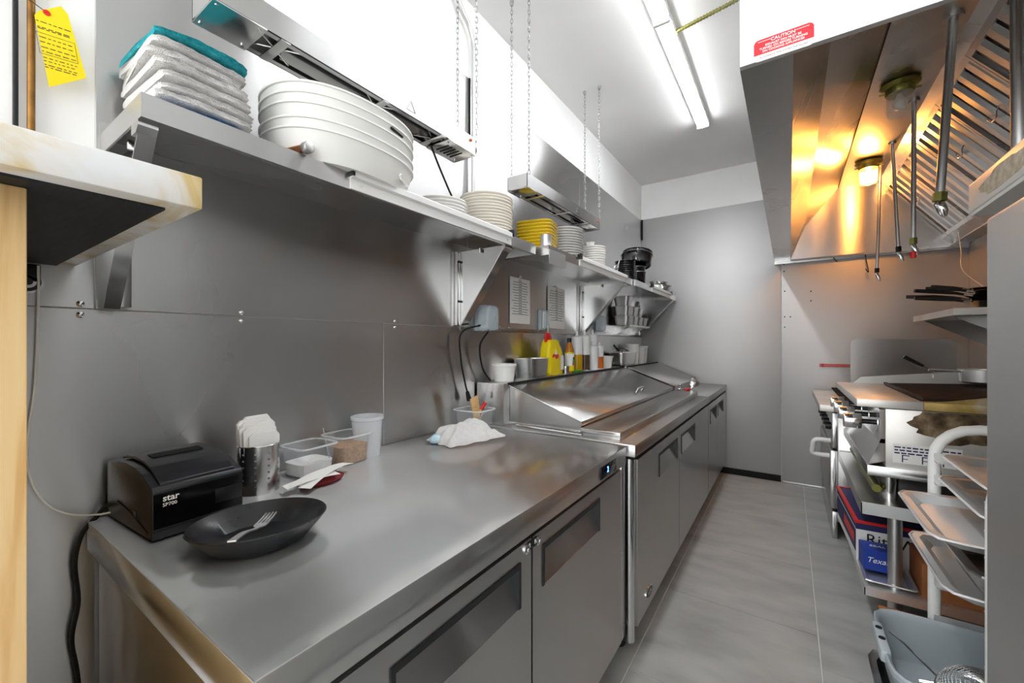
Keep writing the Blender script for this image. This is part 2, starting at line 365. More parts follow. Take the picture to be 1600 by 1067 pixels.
def prep(name, label, y0, y1, ysplit, rec, cutting, logo, gp):
    t = thing(name, label, 'refrigerator', (.45, (y0 + y1) / 2, 0)); X = .88
    bx(.03, X - .052, y0 + .012, y1 - .004, .09, .86).build('body', 'door_steel', t, bevel=.003)
    bx(.012, X, y0, y1, .862, TZ).build('worktop', 'top_steel', t, bevel=.004)
    bx(.012, .19, y0 + .03, y1 - .01, TZ, 1.13).build('back_ledge', 'lid_steel', t, bevel=.003)
    bx(X - .052, X - .01, y0 + .012, y1 - .006, .848, .862).build('gasket', 'seam_black', t)
    ds = [fridge_door(t, X - .006, y0 + .05 if logo == 'round' else y0 + .006, ysplit - .003, .13, .842, *rec[0]), fridge_door(t, X - .006, ysplit + .003, y1 - .006, .13, .842, *rec[1])]
    if logo == 'round': MB().cyl((X - .035, y0 + .03, .075), (X - .035, y0 + .03, .85), .022, n=24).build('corner_post', 'chrome', t)
    # pitched cover over the food wells
    xa, za, xb, zb = .195, 1.122, .60, .972
    bx(.19, .60, y0 + .07, y1 - .02, TZ, .93).build('well_rim', 'steel', t, bevel=.002)
    MB().prism([(.192, .93), (.598, .93), (.598, zb - .006), (.192, za - .006)], 'y', y0 + .085, y1 - .03).build('well_cover_side', 'lid_steel', t)
    ld = MB().prism([(xa, za), (xb + .006, zb), (xb + .006, zb - .022), (xb, zb - .022), (xb, zb - .006), (xa, za - .006)], 'y', y0 + .07, y1 - .018).build('lid', 'lid_steel', t, bevel=.001, seg=1)
    bx(.184, .20, y0 + .07, y1 - .018, 1.121, 1.132).build('hinge_strip', 'seam_black', t)
    ym = (y0 + y1) / 2 + .25; d = Vector((xb - xa, 0, zb - za)).normalized(); n = Vector((-d.z, 0, d.x))
    if cutting:
        for k in (0,):
            c = Vector((xa, ym, za)) + d * .36
            MB().tube([c + Vector((0, -.07, 0)), c + n * .03 + Vector((0, -.06, 0)), c + n * .034, c + n * .03 + Vector((0, .06, 0)), c + Vector((0, .07, 0))], .007, 10).build('lid_handle', 'chrome', ld)
        bx(.612, .80, y0 + .045, y1 - .03, TZ, TZ + .034).build('cutting_shelf', 'top_steel', t, bevel=.003)
        MB().tube([(.25, y0 + .06, TZ + .006), (.62, y0 + .035, TZ + .006)], .006, 8).build('edge_rod', 'chrome', t)
    if logo:
        if logo == 'round':
            lg = MB().lathe([(.05, 0), (.05, .004), (.044, .005)], n=28, sx=.5, sy=1).xf(Matrix.Translation((X - .006, y0 + .215, .20)) @ Matrix.Rotation(R(90), 4, 'Y')).build('logo_badge', 'chrome', ds[0])
            l2 = MB().lathe([(.044, .005), (.044, .0065)], n=28, sx=.45, sy=1).xf(Matrix.Translation((X - .006, y0 + .215, .20)) @ Matrix.Rotation(R(90), 4, 'Y')).build('logo_field', 'black_plastic', ds[0])
            text('VEN', .028, (X + .0008, y0 + .215, .20), (0, 1, 0), (0, 0, 1), 'chrome', ds[0])
        else:
            MB().lathe([(.035, 0), (.035, .004), (.03, .005)], n=24, sx=.6, sy=1).xf(Matrix.Translation((X - .006, y1 - .14, .24)) @ Matrix.Rotation(R(90), 4, 'Y')).build('logo_badge', 'chrome', ds[1])
    bx(.08, X - .09, y0 + .03, y1 - .03, .08, .09).build('chassis', 'seam_black', t)
    for x, y in ((.12, y0 + .08), (.12, y1 - .08), (.78, y0 + .08), (.78, y1 - .08)): caster(t, x, y, .08)
    return t
prep('prep_refrigerator', 'stainless sandwich prep refrigerator with the long sloped lid and cutting shelf', 1.70, 3.60, 2.552,
     [(2.10, 2.50, .675, .79), (2.61, 3.03, .675, .79)], True, 'round', 1)
prep('prep_refrigerator', 'stainless prep refrigerator standing against the back wall, ladle on top', 3.605, 4.72, 4.10,
     [(3.70, 4.04, .675, .79), (4.14, 4.48, .675, .79)], False, '', 2)

# ================================================================== WALL SHELVES
def shelf(label, y0, y1, depth, zb, zt, brackets, rail, plate=None):
    t = thing('wall_shelf', label, 'shelf', (0, (y0 + y1) / 2, zb), 'stainless shelves on the left wall')
    b = MB(); b.box(.006, depth, y0, y1, zt - .006, zt); b.box(depth - .004, depth, y0, y1, zb, zt - .006)
    b.box(.006, depth - .004, y0, y0 + .004, zb, zt - .006); b.box(.006, depth - .004, y1 - .004, y1, zb, zt - .006)
    b.box(depth - .02, depth - .004, y0 + .004, y1 - .004, zb, zb + .003)
    b.build('shelf_board', 'shelf_steel', t)
    bx(.006, .010, y0, y1, zt, zt + .035).build('upstand', 'shelf_steel', t)
    for yb in brackets:
        sgn = 1 if yb > 0 else -1; yb = abs(yb); fo = .055 if sgn > 0 else -.03
        k = MB(); w = depth - .03; zl = 1.43
        k.prism([(.008, zb), (w, zb), (w, zb - .02), (.03, zl), (.008, zl)], 'y', yb - .0015, yb + .0015)
        k.prism([(w, zb - .018), (w, zb - .024), (.03, zl - .006), (.03, zl)], 'y', yb, yb + fo)
        k.prism([(w - .03, zb), (w + .015, zb), (w + .015, zb - .012), (w, zb - .024), (w - .03, zb - .024)], 'y', yb, yb + fo * 1.1)
        bk = k.build('bracket', 'bracket_steel', t)
        bx(.006, .03, min(yb, yb - sgn * .022), max(yb, yb - sgn * .022), zl, zb).build('wall_flange', 'bracket_steel', bk, bevel=.001)
        for z in (1.55, 1.75):
            MB().cyl((.03, yb - sgn * .011, z), (.034, yb - sgn * .011, z), .006, n=10).build('bolt', 'seam_black', bk)
        for dy in (-.012, .012):
            MB().cyl((depth * .52, yb + dy, zb - .02), (depth * .52, yb + dy, zb), .006, n=8).build('bolt', 'chrome', bk)
    if rail:
        ra, rb = rail; x = depth
        r_ = MB().prism([(x, zb + .002), (x + .004, zb + .002), (x + .004, zt - .018), (x + .016, zt - .014), (x + .016, zt + .004), (x - .006, zt + .018), (x - .008, zt + .016), (x, zt + .002)], 'y', ra, rb).build('ticket_rail', 'white_metal', t)
        for y in (ra, rb - .005): bx(x - .012, x + .02, y - .004, y + .006, zt - .012, zt + .022).build('end_cap', 'black_plastic', r_, bevel=.002)
        for y in (ra + .035, rb - .035): MB().cyl((x + .004, y, zb + .02), (x + .0065, y, zb + .02), .0045, n=10).build('screw', 'chrome', r_)
    return t
shelf('stainless wall shelf holding towels and the cream plates', .268, 1.83, .322, 1.80, 1.85, (-.30, 1.575), (.745, 1.60))
tB = shelf('stainless wall shelf holding yellow plates and black pots', 1.87, 3.24, .375, 1.80, 1.85, (3.07,), (2.25, 3.10))
bx(.3755, .378, 1.875, 2.06, 1.755, 1.83).build('hanging_plate', 'plate_label', tB)
shelf('stainless wall shelf nearest the back wall holding steel bowls', 3.27, 4.70, .39, 1.80, 1.85, (4.58,), (3.75, 4.45))

# ================================================================== HEAT LAMPS ON CHAINS
def chain(mb, p0, z1, ln=.026, w=.006, r=.0017):
    z = p0[2]; i = 0; a = random.uniform(0, 1)
    ring = [(math.cos(k) * w, math.sin(k) * ln * .62) for k in [j * math.pi / 4 for j in range(8)]]
    while z < z1:
        e = Vector((math.cos(a + (i % 2) * 1.57), math.sin(a + (i % 2) * 1.57), 0))
        mb.tube([Vector((p0[0], p0[1], z + ln / 2)) + e * u + Vector((0, 0, v)) for u, v in ring], r, 4, closed=True); z += ln * .88; i += 1
    return mb
def heat_lamp(label, y0, y1, chain_y, slotted):
    x0, x1, z0, z1 = .18, .302, 2.142, 2.212
    t = thing('heat_lamp', label, 'heat lamp', (.24, (y0 + y1) / 2, z0), 'strip heat lamps hung over the shelves')
    h = MB(); h.box(x0, x1, y0, y1, z1 - .003, z1); h.box(x0, x0 + .003, y0, y1, z0, z1 - .003); h.box(x1 - .003, x1, y0, y1, z0, z1 - .003)
    h.box(x0, x1, y0, y0 + .003, z0, z1 - .003); h.box(x0, x1, y1 - .003, y1, z0, z1 - .003)
    h.box(x0, x0 + .018, y0, y1, z0, z0 + .002); h.box(x1 - .018, x1, y0, y1, z0, z0 + .002)
    h.build('housing', 'shelf_steel', t)
    MB().prism([(x0 + .02, z0 + .012), (x0 + .045, z0 + .05), (x1 - .045, z0 + .05), (x1 - .02, z0 + .012), (x1 - .022, z0 + .01), (x1 - .047, z0 + .046), (x0 + .047, z0 + .046), (x0 + .022, z0 + .01)], 'y', y0 + .2, y1 - .19).build('reflector', 'pan_steel', t)
    MB().tube([((x0 + x1) / 2, y0 + .19, z0 + .022), ((x0 + x1) / 2, y1 - .18, z0 + .022)], .006, 10).build('heating_element', 'black_plastic', t)
    for ya, yb in ((y0, y0 + .12), (y1 - .17, y1)):
        ep = bx(x0 - .002, x1 + .002, ya, yb, z0 - .004, z0).build('end_plate', 'bracket_steel', t, bevel=.001)
        for x in (x0 + .012, x1 - .012):
            for y in (ya + .012, yb - .012): MB().cyl((x, y, z0 - .0065), (x, y, z0 - .004), .0045, n=10).build('screw', 'chrome', ep)
        if slotted and ya > y0:
            for k in range(5): bx(x0 + .025, x1 - .03, ya + .03 + k * .018 * (yb - ya) / .15, ya + .036 + k * .018 * (yb - ya) / .15, z0 - .0055, z0 - .004).build('slot', 'seam_black', ep)
    for y in (y0 + .155, (y0 + y1) / 2, y1 - .21):
        bx(x0, x1, y, y + .025, z0 - .003, z0).build('cross_bar', 'bracket_steel', t, bevel=.001)
        w = MB()
        for s in (-1, 1): w.tube([((x0 + x1) / 2 - s * .04, y - .05, z0 + .006), ((x0 + x1) / 2 + s * .04, y + .07, z0 + .006)], .002, 6)
        w.build('guard_wire', 'chrome', t)
    MB().cyl((x1 - .03, y1, z0 + .035), (x1 - .03, y1 + .012, z0 + .035), .028, n=24).build('switch_plate', 'chrome', t)
    MB().cyl((x1 - .03, y1 + .012, z0 + .035), (x1 - .03, y1 + .03, z0 + .035), .012, n=16).build('switch_knob', 'black_plastic', t)
    MB().lathe([(.006, 0), (.006, .004), (.002, .007)], n=12).xf(Matrix.Translation((x1, y1 - .035, z0 + .05)) @ Matrix.Rotation(R(90), 4, 'Y')).build('pilot_light', 'orange_sauce', t)
    for y in chain_y:
        for x in (x0 + .012, x1 - .002):
            chain(MB(), (x, y, z1 - .004), CEIL - .02).build('chain', 'chain_steel', t)
            MB().cyl((x, y, CEIL - .018), (x, y, CEIL), .012, n=14).build('ceiling_hook', 'galvanised', t)
    # warning triangle outline on the front face
    tr = MB(); a = Vector((x1 + .0006, (y0 + y1) / 2 + .1, z0 + .018))
    tri = [a, a + Vector((0, .04, 0)), a + Vector((0, .02, .035))]
    tr.tube(tri, .0008, 4, closed=True); tr.build('warning_mark', 'print_grey', t)
    return t
l1 = heat_lamp('steel strip heat lamp hung on chains above the towels', .40, 1.365, (.50, 1.372), True)
MB().tube(curve3([(.21, 1.19, 2.14), (.19, 1.26, 2.08), (.16, 1.35, 2.02), (.11, 1.44, 2.0), (.06, 1.52, 1.95), (.05, 1.56, 1.87)]), .0045, 8).build('power_cord', 'black_rubber', l1)
heat_lamp('steel strip heat lamp hung on chains above the yellow plates', 1.78, 2.745, (1.80, 2.74), False)
# ================================================================== RANGE HOOD
HY0, HY1 = 1.34, 4.715
t = hood = thing('range_hood', 'large stainless exhaust hood over the cooking line with a red caution sticker', 'range hood', (1.95, 3.0, 2.13))
A, B, D, E_, F_ = (1.292, 2.13), (1.42, 2.13), (1.535, 2.43), (1.775, 2.74), (2.055, 2.74)
G0, G1 = (2.10, 2.70), (2.475, 2.215)
bx(A[0], RIGHT - .008, HY0, HY0 + .02, 2.13, CEIL - .004).build('near_end_panel', 'hood_outer', t, bevel=.002)
bx(A[0], RIGHT - .008, HY1 - .004, HY1 + .012, 2.10, CEIL - .004).build('far_end_panel', 'hood_end', t)
bx(A[0], A[0] + .012, HY0 + .02, HY1 - .004, 2.135, CEIL - .004).build('front_panel', 'hood_outer', t)
bx(A[0], B[0], HY0 + .02, HY1 - .004, 2.13, 2.136).build('lip', 'hood_steel', t)
for nm, p, q, mt in (('inner_lip', B, D, 'hood_steel'), ('sloped_panel', D, E_, 'hood_steel'), ('top_panel', E_, F_, 'hood_steel'), ('filter_frame', F_, G0, 'hood_steel')):
    d = Vector((q[0] - p[0], q[1] - p[1])).normalized(); n = Vector((-d.y, d.x)) * .006
    MB().prism([p, q, (q[0] + n.x, q[1] + n.y), (p[0] + n.x, p[1] + n.y)], 'y', HY0 + .02, HY1 - .004).build(nm, mt, t)
bx(E_[0] - .003, E_[0] + .003, HY0 + .02, HY1 - .01, E_[1] - .004, E_[1] - .001).build('seam_strip', 'seam_black', t)
bx(2.49, RIGHT - .008, HY0 + .02, HY1 - .004, 2.13, 2.14).build('grease_gutter', 'hood_steel', t)
MB().prism([(2.44, 2.185), (2.50, 2.13), (2.51, 2.14), (2.49, 2.20), (2.47, 2.215)], 'y', HY0 + .02, HY1 - .004).build('gutter_lip', 'hood_steel', t)
bx(A[0] + .02, RIGHT - .02, HY1 - .02, HY1 - .006, 2.112, 2.13).build('far_flange', 'hood_steel', t)
MB().prism([(2.14, 2.73), (2.52, 2.24), (2.53, 2.25), (2.15, 2.74)], 'y', HY0 + .02, HY1 - .004).build('plenum_back', 'hood_steel', t)
# baffle filters, each with frame, slats and two wire handles
nF = 7; fw = (HY1 - HY0 - .03) / nF
dv = Vector((G1[0] - G0[0], 0, G1[1] - G0[1])); ln = dv.length; dv.normalize(); nv = Vector((dv.z, 0, -dv.x))
first = None
def at(u, yy, h): return Vector((G0[0], yy, G0[1])) + dv * u + nv * h
def slab(u0, u1, ya, yb, h0, h1):
    m_ = MB(); c = [at(u, y, h) for h in (h0, h1) for u, y in ((u0, ya), (u1, ya), (u1, yb), (u0, yb))]
    return m_.add(c, [(0, 1, 2, 3), (7, 6, 5, 4), (0, 4, 5, 1), (1, 5, 6, 2), (2, 6, 7, 3), (3, 7, 4, 0)])
frame_me = slat_me = hand_me = None
for k in range(nF):
    ya = HY0 + .024 + k * fw
    if k == 0:
        fr = MB()
        for u0, u1, a, b in ((0, .03, ya, ya + fw - .004), (ln - .03, ln, ya, ya + fw - .004), (.03, ln - .03, ya, ya + .014), (.03, ln - .03, ya + fw - .018, ya + fw - .004)):
            q = slab(u0, u1, a, b, -.012, .006); fr.add(q.v, q.f)
        fo = fr.build('baffle_filter', 'hood_steel', t); frame_me = fo.data
    else:
        fo = bpy.data.objects.new('baffle_filter', frame_me); col.objects.link(fo); fo.parent = t; fo.location = (0, k * fw, 0); BASE[fo] = BASE[t]
    ns = 4; pitch = (fw - .036) / ns
    for j in range(ns):
        y = ya + .02 + j * pitch
        if slat_me is None:
            c = [at(u, yy, h) for u in (.028, ln - .028) for yy, h in ((y, -.012), (y + pitch * .14, .004), (y + pitch * .52, .004), (y + pitch * .64, -.012))]
            so = MB().add(c, [(0, 1, 2, 3), (7, 6, 5, 4), (0, 4, 5, 1), (1, 5, 6, 2), (2, 6, 7, 3), (3, 7, 4, 0)]).build('slat', 'filter_steel', fo); slat_me = so.data; sy0 = y; 
        else:
            so = bpy.data.objects.new('slat', slat_me); col.objects.link(so); so.parent = fo; so.location = (0, j * pitch, 0)
    for u in (ln * .42,):
        y = ya + fw / 2
        if hand_me is None:
            ho = MB().tube([at(u, y - .06, .004), at(u + .01, y - .055, .02), at(u + .035, y - .03, .03), at(u + .035, y + .03, .03), at(u + .01, y + .055, .02), at(u, y + .06, .004)], .003, 6).build('handle', 'chrome', fo); hand_me = ho.data
        else:
            ho = bpy.data.objects.new('handle', hand_me); col.objects.link(ho); ho.parent = fo
# caution sticker on the near end panel
st = thing('caution_sticker', 'red caution sticker on the end panel of the hood', 'sticker', (1.45, HY0, 2.2))
yS = HY0 - .001; c0 = PX(1178, 89, y=HY0); c1 = PX(1272, 58, y=HY0); zt = PX(1272, 33, y=HY0).z
x0, x1, z0 = c0.x, c1.x, (c0.z + c1.z) / 2
def rrect(x0, x1, z0, z1, r, corners=(1, 1, 1, 1)):
    out = []
    for (cx, cz, a0, on) in ((x1 - r, z1 - r, 0, corners[0]), (x0 + r, z1 - r, 90, corners[1]), (x0 + r, z0 + r, 180, corners[2]), (x1 - r, z0 + r, 270, corners[3])):
        if on: out += [(cx + r * math.cos(R(a0 + k * 22.5)), cz + r * math.sin(R(a0 + k * 22.5))) for k in range(5)]
        else: out.append((cx + (r if a0 in (0, 270) else -r), cz + (r if a0 in (0, 90) else -r)))
    return out
zb = z0 - .018
MB().prism(rrect(x0, x1, zb, zt, .01), 'y', HY0, HY0 - .0006).build('backing', 'paper', st)
MB().prism(rrect(x0, x1, z0, zt, .012, (1, 1, 0, 0)), 'y', HY0 - .0005, HY0 - .0012).build('red_field', 'sticker_red', st)
xm = (x0 + x1) / 2; hh = zt - z0
for s, sz, fz in (('CAUTION', hh * .30, .78), ('EXHAUST FAN MUST BE', hh * .185, .53), ('TURNED ON BEFORE TURNING', hh * .185, .34), ('ON COOKING APPLIANCES', hh * .185, .15)):
    text(s, sz, (xm, HY0 - .0014, z0 + hh * fz), (1, 0, 0), (0, 0, 1), 'paper', st, bold=.00015)
for xa in (x0 + .01, x1 - .04): bx(xa, xa + .03, HY0 - .0016, HY0 - .001, z0 + hh * .83, z0 + hh * .86).build('rule', 'paper', st)
text('AUTOMATIC FIRE SYSTEM INSTALLED', .0065, (xm, HY0 - .0012, (z0 + zb) / 2), (1, 0, 0), (0, 0, 1), 'print_grey', st)

# hood lamps: jelly-jar globes under the top panel
def hood_lamp(px, py, label, lit):
    p = PX(px, py, z=E_[1]); p.y = min(p.y, 4.3); x, y, z = p
    t = thing('hood_lamp', label, 'lamp', p, 'jar lamps inside the hood')
    MB().lathe([(.075, 0), (.085, -.012), (.07, -.028), (.062, -.03), (.060, -.055), (.056, -.06)], p, n=28).build('base', 'brass', t)
    g = MB().lathe([(.052, -.045), (.056, -.06), (.056, -.15), (.050, -.172), (.02, -.18), (.001, -.181), (.001, -.177), (.018, -.176), (.047, -.169), (.053, -.148), (.053, -.06), (.049, -.045)], p, n=28, close=False).build('glass_jar', 'glass', t)
    MB().lathe([(.012, -.05), (.014, -.07), (.028, -.095), (.03, -.115), (.022, -.136), (.001, -.145)], p, n=20).build('bulb', 'bulb_lit' if lit else 'bulb_off', t)
    for s in (-1, 1): MB().cyl(p + Vector((s * .06, 0, -.042)), p + Vector((s * .085, 0, -.042)), .006, n=8).build('thumb_screw', 'brass', t)
hood_lamp(1406, 130, 'unlit jar lamp with a pale bulb under the hood', False)
hood_lamp(1357, 252, 'glowing jar lamp under the hood by its far end', True)

# suppression drop pipes
def drop(top, bot, y, r, label, cap, ztop=None):
    a = PX(*top, y=y); b = PX(*bot, y=y); b.x = max(b.x, a.x - .12)
    t = thing('nozzle_pipe', label, 'pipe', (a.x, a.y, b.z), 'fire suppression pipes under the hood')
    MB().tube([a, b], r, 14).build('pipe', 'galvanised', t)
    d = (b - a).normalized()
    MB().cyl(b - d * .03, b + d * .005, r * 1.6, n=6).build('coupling', 'brass' if cap != 'iron' else 'black_plastic', t)
    MB().tube([b, b + d * .02, b + d * .05 + Vector((.012, 0, 0)), b + d * .075 + Vector((.02, 0, 0))], [r * .8, r * 1.25, r * 1.2, r * .6], 10).build('nozzle', 'chrome', t)
    if cap == 'red': MB().cyl(b + d * .05, b + d * .085, r * 1.5, r * 1.1, n=12).build('cap', 'red', t)
    MB().cyl(a - d * .012, a + d * .008, r * 2.2, n=20).build('escutcheon', 'galvanised', t)
def ydepth(px, py): return PX(px, py, z=2.735).y
drop((1490, 27), (1468, 312), ydepth(1490, 27), .0155, 'steel suppression pipe nearest the baffle filter handles', '')
drop((1428, 158), (1427, 380), ydepth(1428, 158), .0115, 'steel suppression pipe with a red nozzle cap', 'red')
drop((1394, 224), (1404, 392), ydepth(1394, 224), .0105, 'dark thin suppression pipe between two longer ones', 'iron')
drop((1376, 258), (1370, 425), ydepth(1376, 258), .0100, 'thin suppression pipe hanging lowest, wire hook at its tip', 'iron')
p0 = PX(1556, 2, y=1.95); p1 = PX(1573, 250, y=1.95); 
tag(MB().tube([(2.0, 1.95, 2.735), (2.005, 1.95, 1.93)], .0165, 14).build('supply_pipe', 'galvanised', loc=(2.0, 1.95, 1.93)), 'thick steel pipe dropping from the hood behind the stained shelf', 'pipe')
for (px, py), (qx, qy), lb in (((1352, 402), (1357, 425), 'bent wire hook hanging from the far hood edge'), ((1302, 402), (1308, 409), 'short wire hook at the far hood edge beside the steel wall')):
    a = PX(px, py, y=4.69); a.z = 2.112; b = PX(qx, qy, y=4.69)
    tag(MB().tube(curve3([a, a + (b - a) * .5, b, b + Vector((-.02, 0, .03))]), .004, 6).build('wire_hook', 'black_plastic', loc=a), lb, 'hook')

# ================================================================== COOKING LINE
# --- gas range against the back wall
t = thing('gas_range', 'stainless gas range with an oven handle beside the back wall', 'range', (2.05, 4.1, 0))
X0, Y0, Y1 = 1.655, 3.56, 4.66
bx(X0 + .03, 2.5, Y0, Y1, .12, .86).build('body', 'steel', t, bevel=.004)
bx(X0, X0 + .03, Y0 + .005, Y1 - .005, .62, .86).build('control_panel', 'steel', t, bevel=.003)
dr = bx(X0 - .01, X0 + .03, Y0 + .02, Y1 - .02, .2, .60).build('oven_door', 'door_steel', t, bevel=.006)
bx(X0, X0 + .03, Y0 + .005, Y1 - .005, .0, .185).build('kick_panel', 'steel', t, bevel=.003)
bx(1.585, 2.5, Y0 - .005, Y1, .868, .914).build('cooktop', 'grill_steel', t, bevel=.004)
hy = [Y0 + .06, Y0 + .62]
hm = MB().tube(curve3([(X0 - .005, hy[0], .66), (X0 - .09, hy[0], .655), (X0 - .105, hy[0] + .01, .60), (X0 - .1, hy[0] + .02, .555), (X0 - .005, hy[0] + .02, .55)], 5), .016, 10)
hm.build('handle', 'white_metal', t)
g0 = None
for k in range(6):
    y = Y0 + .08 + k * .17
    gb = MB()
    for x in (1.74, 2.02, 2.30): gb.box(x, x + .02, y, y + .13, .914, .934)
    gb.box(1.72, 2.42, y + .02, y + .035, .934, .948); gb.box(1.72, 2.42, y + .095, y + .11, .934, .948)
    gb.build('burner_grate', 'cast_iron', t, bevel=.002, seg=1)
for k in range(5): MB().cyl((X0 - .03, Y0 + .15 + k * .2, .75), (X0, Y0 + .15 + k * .2, .75), .024, .028, n=18).build('knob', 'black_plastic', t)
for x in (1.75, 2.4):
    for y in (Y0 + .08, Y1 - .08): MB().cyl((x, y, 0), (x, y, .12), .02, .026, n=12).build('leg', 'galvanised', t)

# --- stand, charbroiler
t = thing('equipment_stand', 'low stainless equipment stand carrying the charbroiler', 'stand', (2.05, 3.0, 0))
SX, SY0, SY1, SZ = 1.685, 2.47, 3.53, .61
tp = MB(); tp.box(SX, 2.48, SY0, SY1, SZ - .004, SZ); tp.box(SX, SX + .004, SY0, SY1, SZ - .055, SZ - .004); tp.box(SX, 2.48, SY0, SY0 + .004, SZ - .055, SZ - .004); tp.box(SX, 2.48, SY1 - .004, SY1, SZ - .055, SZ - .004)
tp.build('tabletop', 'door_steel', t)
for x in (1.815, 2.40):
    for y in (2.56, 3.44):
        MB().cyl((x, y, .05), (x, y, SZ - .004), .0265, n=20).build('leg', 'galvanised', t)
        MB().cyl((x, y, .0), (x, y, .05), .016, .022, n=14).build('foot', 'black_plastic', t)
us = MB(); us.box(1.70, 2.46, 2.50, 3.50, .205, .21); us.box(1.70, 1.704, 2.50, 3.50, .17, .205); us.box(1.70, 2.46, 2.50, 2.504, .17, .205)
us.build('undershelf', 'aluminium', t)

t = thing('charbroiler', 'greasy stainless charbroiler with a dark grate and chrome knobs', 'grill', (2.05, 3.0, SZ))
CX0, CY0, CY1, CT = 1.672, 2.50, 3.50, 1.08
bx(1.775, 2.42, CY0 + .012, CY1 - .012, .775, CT - .04).build('body', 'grill_steel', t, bevel=.003)
bx(1.71, 2.42, CY0 + .004, CY1 - .004, .728, .775).build('drip_tray', 'steel', t, bevel=.003)
MB().prism([(1.715, .775), (1.775, .80), (1.775, .90), (1.76, .90)], 'y', CY0 + .014, CY1 - .014).build('heat_shield', 'chrome', t)
bx(1.755, 1.776, CY0 + .014, CY1 - .014, .88, CT - .045).build('control_panel', 'chrome', t)
bx(CX0, 1.90, CY0, CY1, CT - .036, CT).build('front_ledge', 'grill_steel', t, bevel=.003)
bx(1.90, 2.42, CY0, CY0 + .05, CT - .036, CT).build('side_ledge', 'greasy_steel', t, bevel=.002)
bx(1.90, 2.42, CY1 - .05, CY1, CT - .036, CT).build('side_ledge', 'grill_steel', t, bevel=.002)
MB().prism([(1.90, CT), (2.42, CT), (2.42, CT + .10), (2.2, CT + .055), (1.98, CT + .01)], 'y', CY0, CY0 + .006).build('side_splash', 'greasy_steel', t)
MB().prism([(1.76, CT), (2.42, CT), (2.42, CT + .12), (2.2, CT + .085), (1.80, CT + .04)], 'y', CY1 - .006, CY1).build('side_splash', 'grill_steel', t)
bx(2.41, 2.42, CY0, CY1, CT, CT + .14).build('back_splash', 'greasy_steel', t)
bx(1.90, 2.41, CY0 + .05, CY1 - .05, CT - .04, CT - .03).build('fire_box', 'cast_iron', t)
for k in range(26):
    y = CY0 + .06 + k * .034
    MB().prism([(1.905, CT - .006), (1.92, CT + .012), (2.405, CT + .03), (2.405, CT - .006)], 'y', y, y + .013).build('grate_bar', 'cast_iron', t)
bx(1.902, 1.916, CY0 + .055, CY1 - .055, CT, CT + .016).build('grate_edge', 'cast_iron', t, bevel=.002)
for y in (2.60, 2.86, 3.12, 3.36):
    z = .962
    kb = MB().tube([(1.755, y, z), (1.70, y, z), (1.698, y, z)], [.012, .012, .012], 12).build('knob_stem', 'black_plastic', t)
    kn = MB().cyl((1.70, y, z), (1.632, y, z), .037, .034, n=24).build('knob', 'chrome', t, bevel=.003)
    MB().cyl((1.753, y, z), (1.757, y, z), .045, n=24).build('knob_bezel', 'chrome', t)
for x in (1.80, 2.36):
    for y in (CY0 + .09, CY1 - .09): MB().cyl((x, y, SZ), (x, y, .73), .03, .034, n=18).build('leg', 'chrome', t)
MB().tube([(1.75, CY0 + .05, .66), (1.75, CY1 - .1, .66)], .018, 12).build('gas_pipe', 'brass', t)
noise_mat('burnt', [(.35, '4a3b2c'), (.55, '7d6a50'), (.72, 'a8987c')], 22, .5, metal=.4)
blob = []
for k in range(34):
    a = 2 * math.pi * k / 34; r_ = 1 + .45 * noise.noise(Vector((math.cos(a) * 2.2, math.sin(a) * 2.2, 8)))
    blob.append((max(1.80, min(2.41, 2.03 + .17 * r_ * math.cos(a))), min(CT - .042, max(.90, .985 + .075 * r_ * math.sin(a)))))
MB().prism(blob, 'y', CY0 + .0108, CY0 + .012).build('burnt_stain', 'burnt', t)
# instruction label on the near side panel
lb = bx(1.80, 2.02, CY0 + .010, CY0 + .0125, .80, .885).build('instruction_label', 'paper', t)
ink = MB()
for r_ in range(3):
    x = 1.805
    while x < 2.01:
        w = random.uniform(.008, .022); ink.box(x, min(x + w, 2.015), CY0 + .0092, CY0 + .0101, .868 - r_ * .013, .874 - r_ * .013); x += w + .005
for k in range(3): 
    xx = 1.83 + k * .065
    ink.box(xx, xx + .004, CY0 + .0092, CY0 + .0101, .805, .838); ink.box(xx, xx + .025, CY0 + .0092, CY0 + .0101, .834, .838); ink.box(xx + .004, xx + .02, CY0 + .0092, CY0 + .0101, .818, .821)
ink.build('printing', 'navy', lb)

# --- splash guard between range and grill
MB().prism(rrect(1.75, 2.245, .93, 1.365, .03, (1, 1, 0, 0)), 'y', 3.542, 3.546).build('splash_guard', 'guard_steel', loc=(1.99, 3.544, .93))
sg = bpy.data.objects['splash_guard']; tag(sg, 'upright steel splash guard with rounded corners between range and grill', 'splash guard')
# --- long fork, red tongs
t = thing('grill_fork', 'black grill fork leaning over the back of the grill', 'fork', (2.2, 3.47, CT + .12))
a, b = PX(1412, 557, y=3.40), PX(1443, 572, y=3.40)
MB().tube([a, b], [.012, .008], 8).build('handle', 'black_plastic', t)
MB().tube(curve3([b, b + (b - a) * .25, b + (b - a) * .35 + Vector((.01, 0, -.02)), b + (b - a) * .36 + Vector((.01, 0, -.05))]), .003, 6).build('wire', 'chrome', t)
t = thing('utensil_rail', 'red double rail fixed to the steel back wall behind the range', 'rail', (1.75, BACK - .03, 1.13))
for dz in (.008, -.008): bx(1.64, 2.0, BACK - .034, BACK - .022, 1.137 + dz - .0045, 1.137 + dz + .0045).build('rail_bar', 'red', t, bevel=.002)
for x in (1.66, 1.98): bx(x, x + .012, BACK - .024, BACK - .016, 1.122, 1.152).build('rail_mount', 'red', t)
p = PX(1473, 563, y=3.3)
t = thing('sauce_pan', 'small steel saucepan on the back rim of the grill', 'pan', (2.2, 3.3, CT + .06))
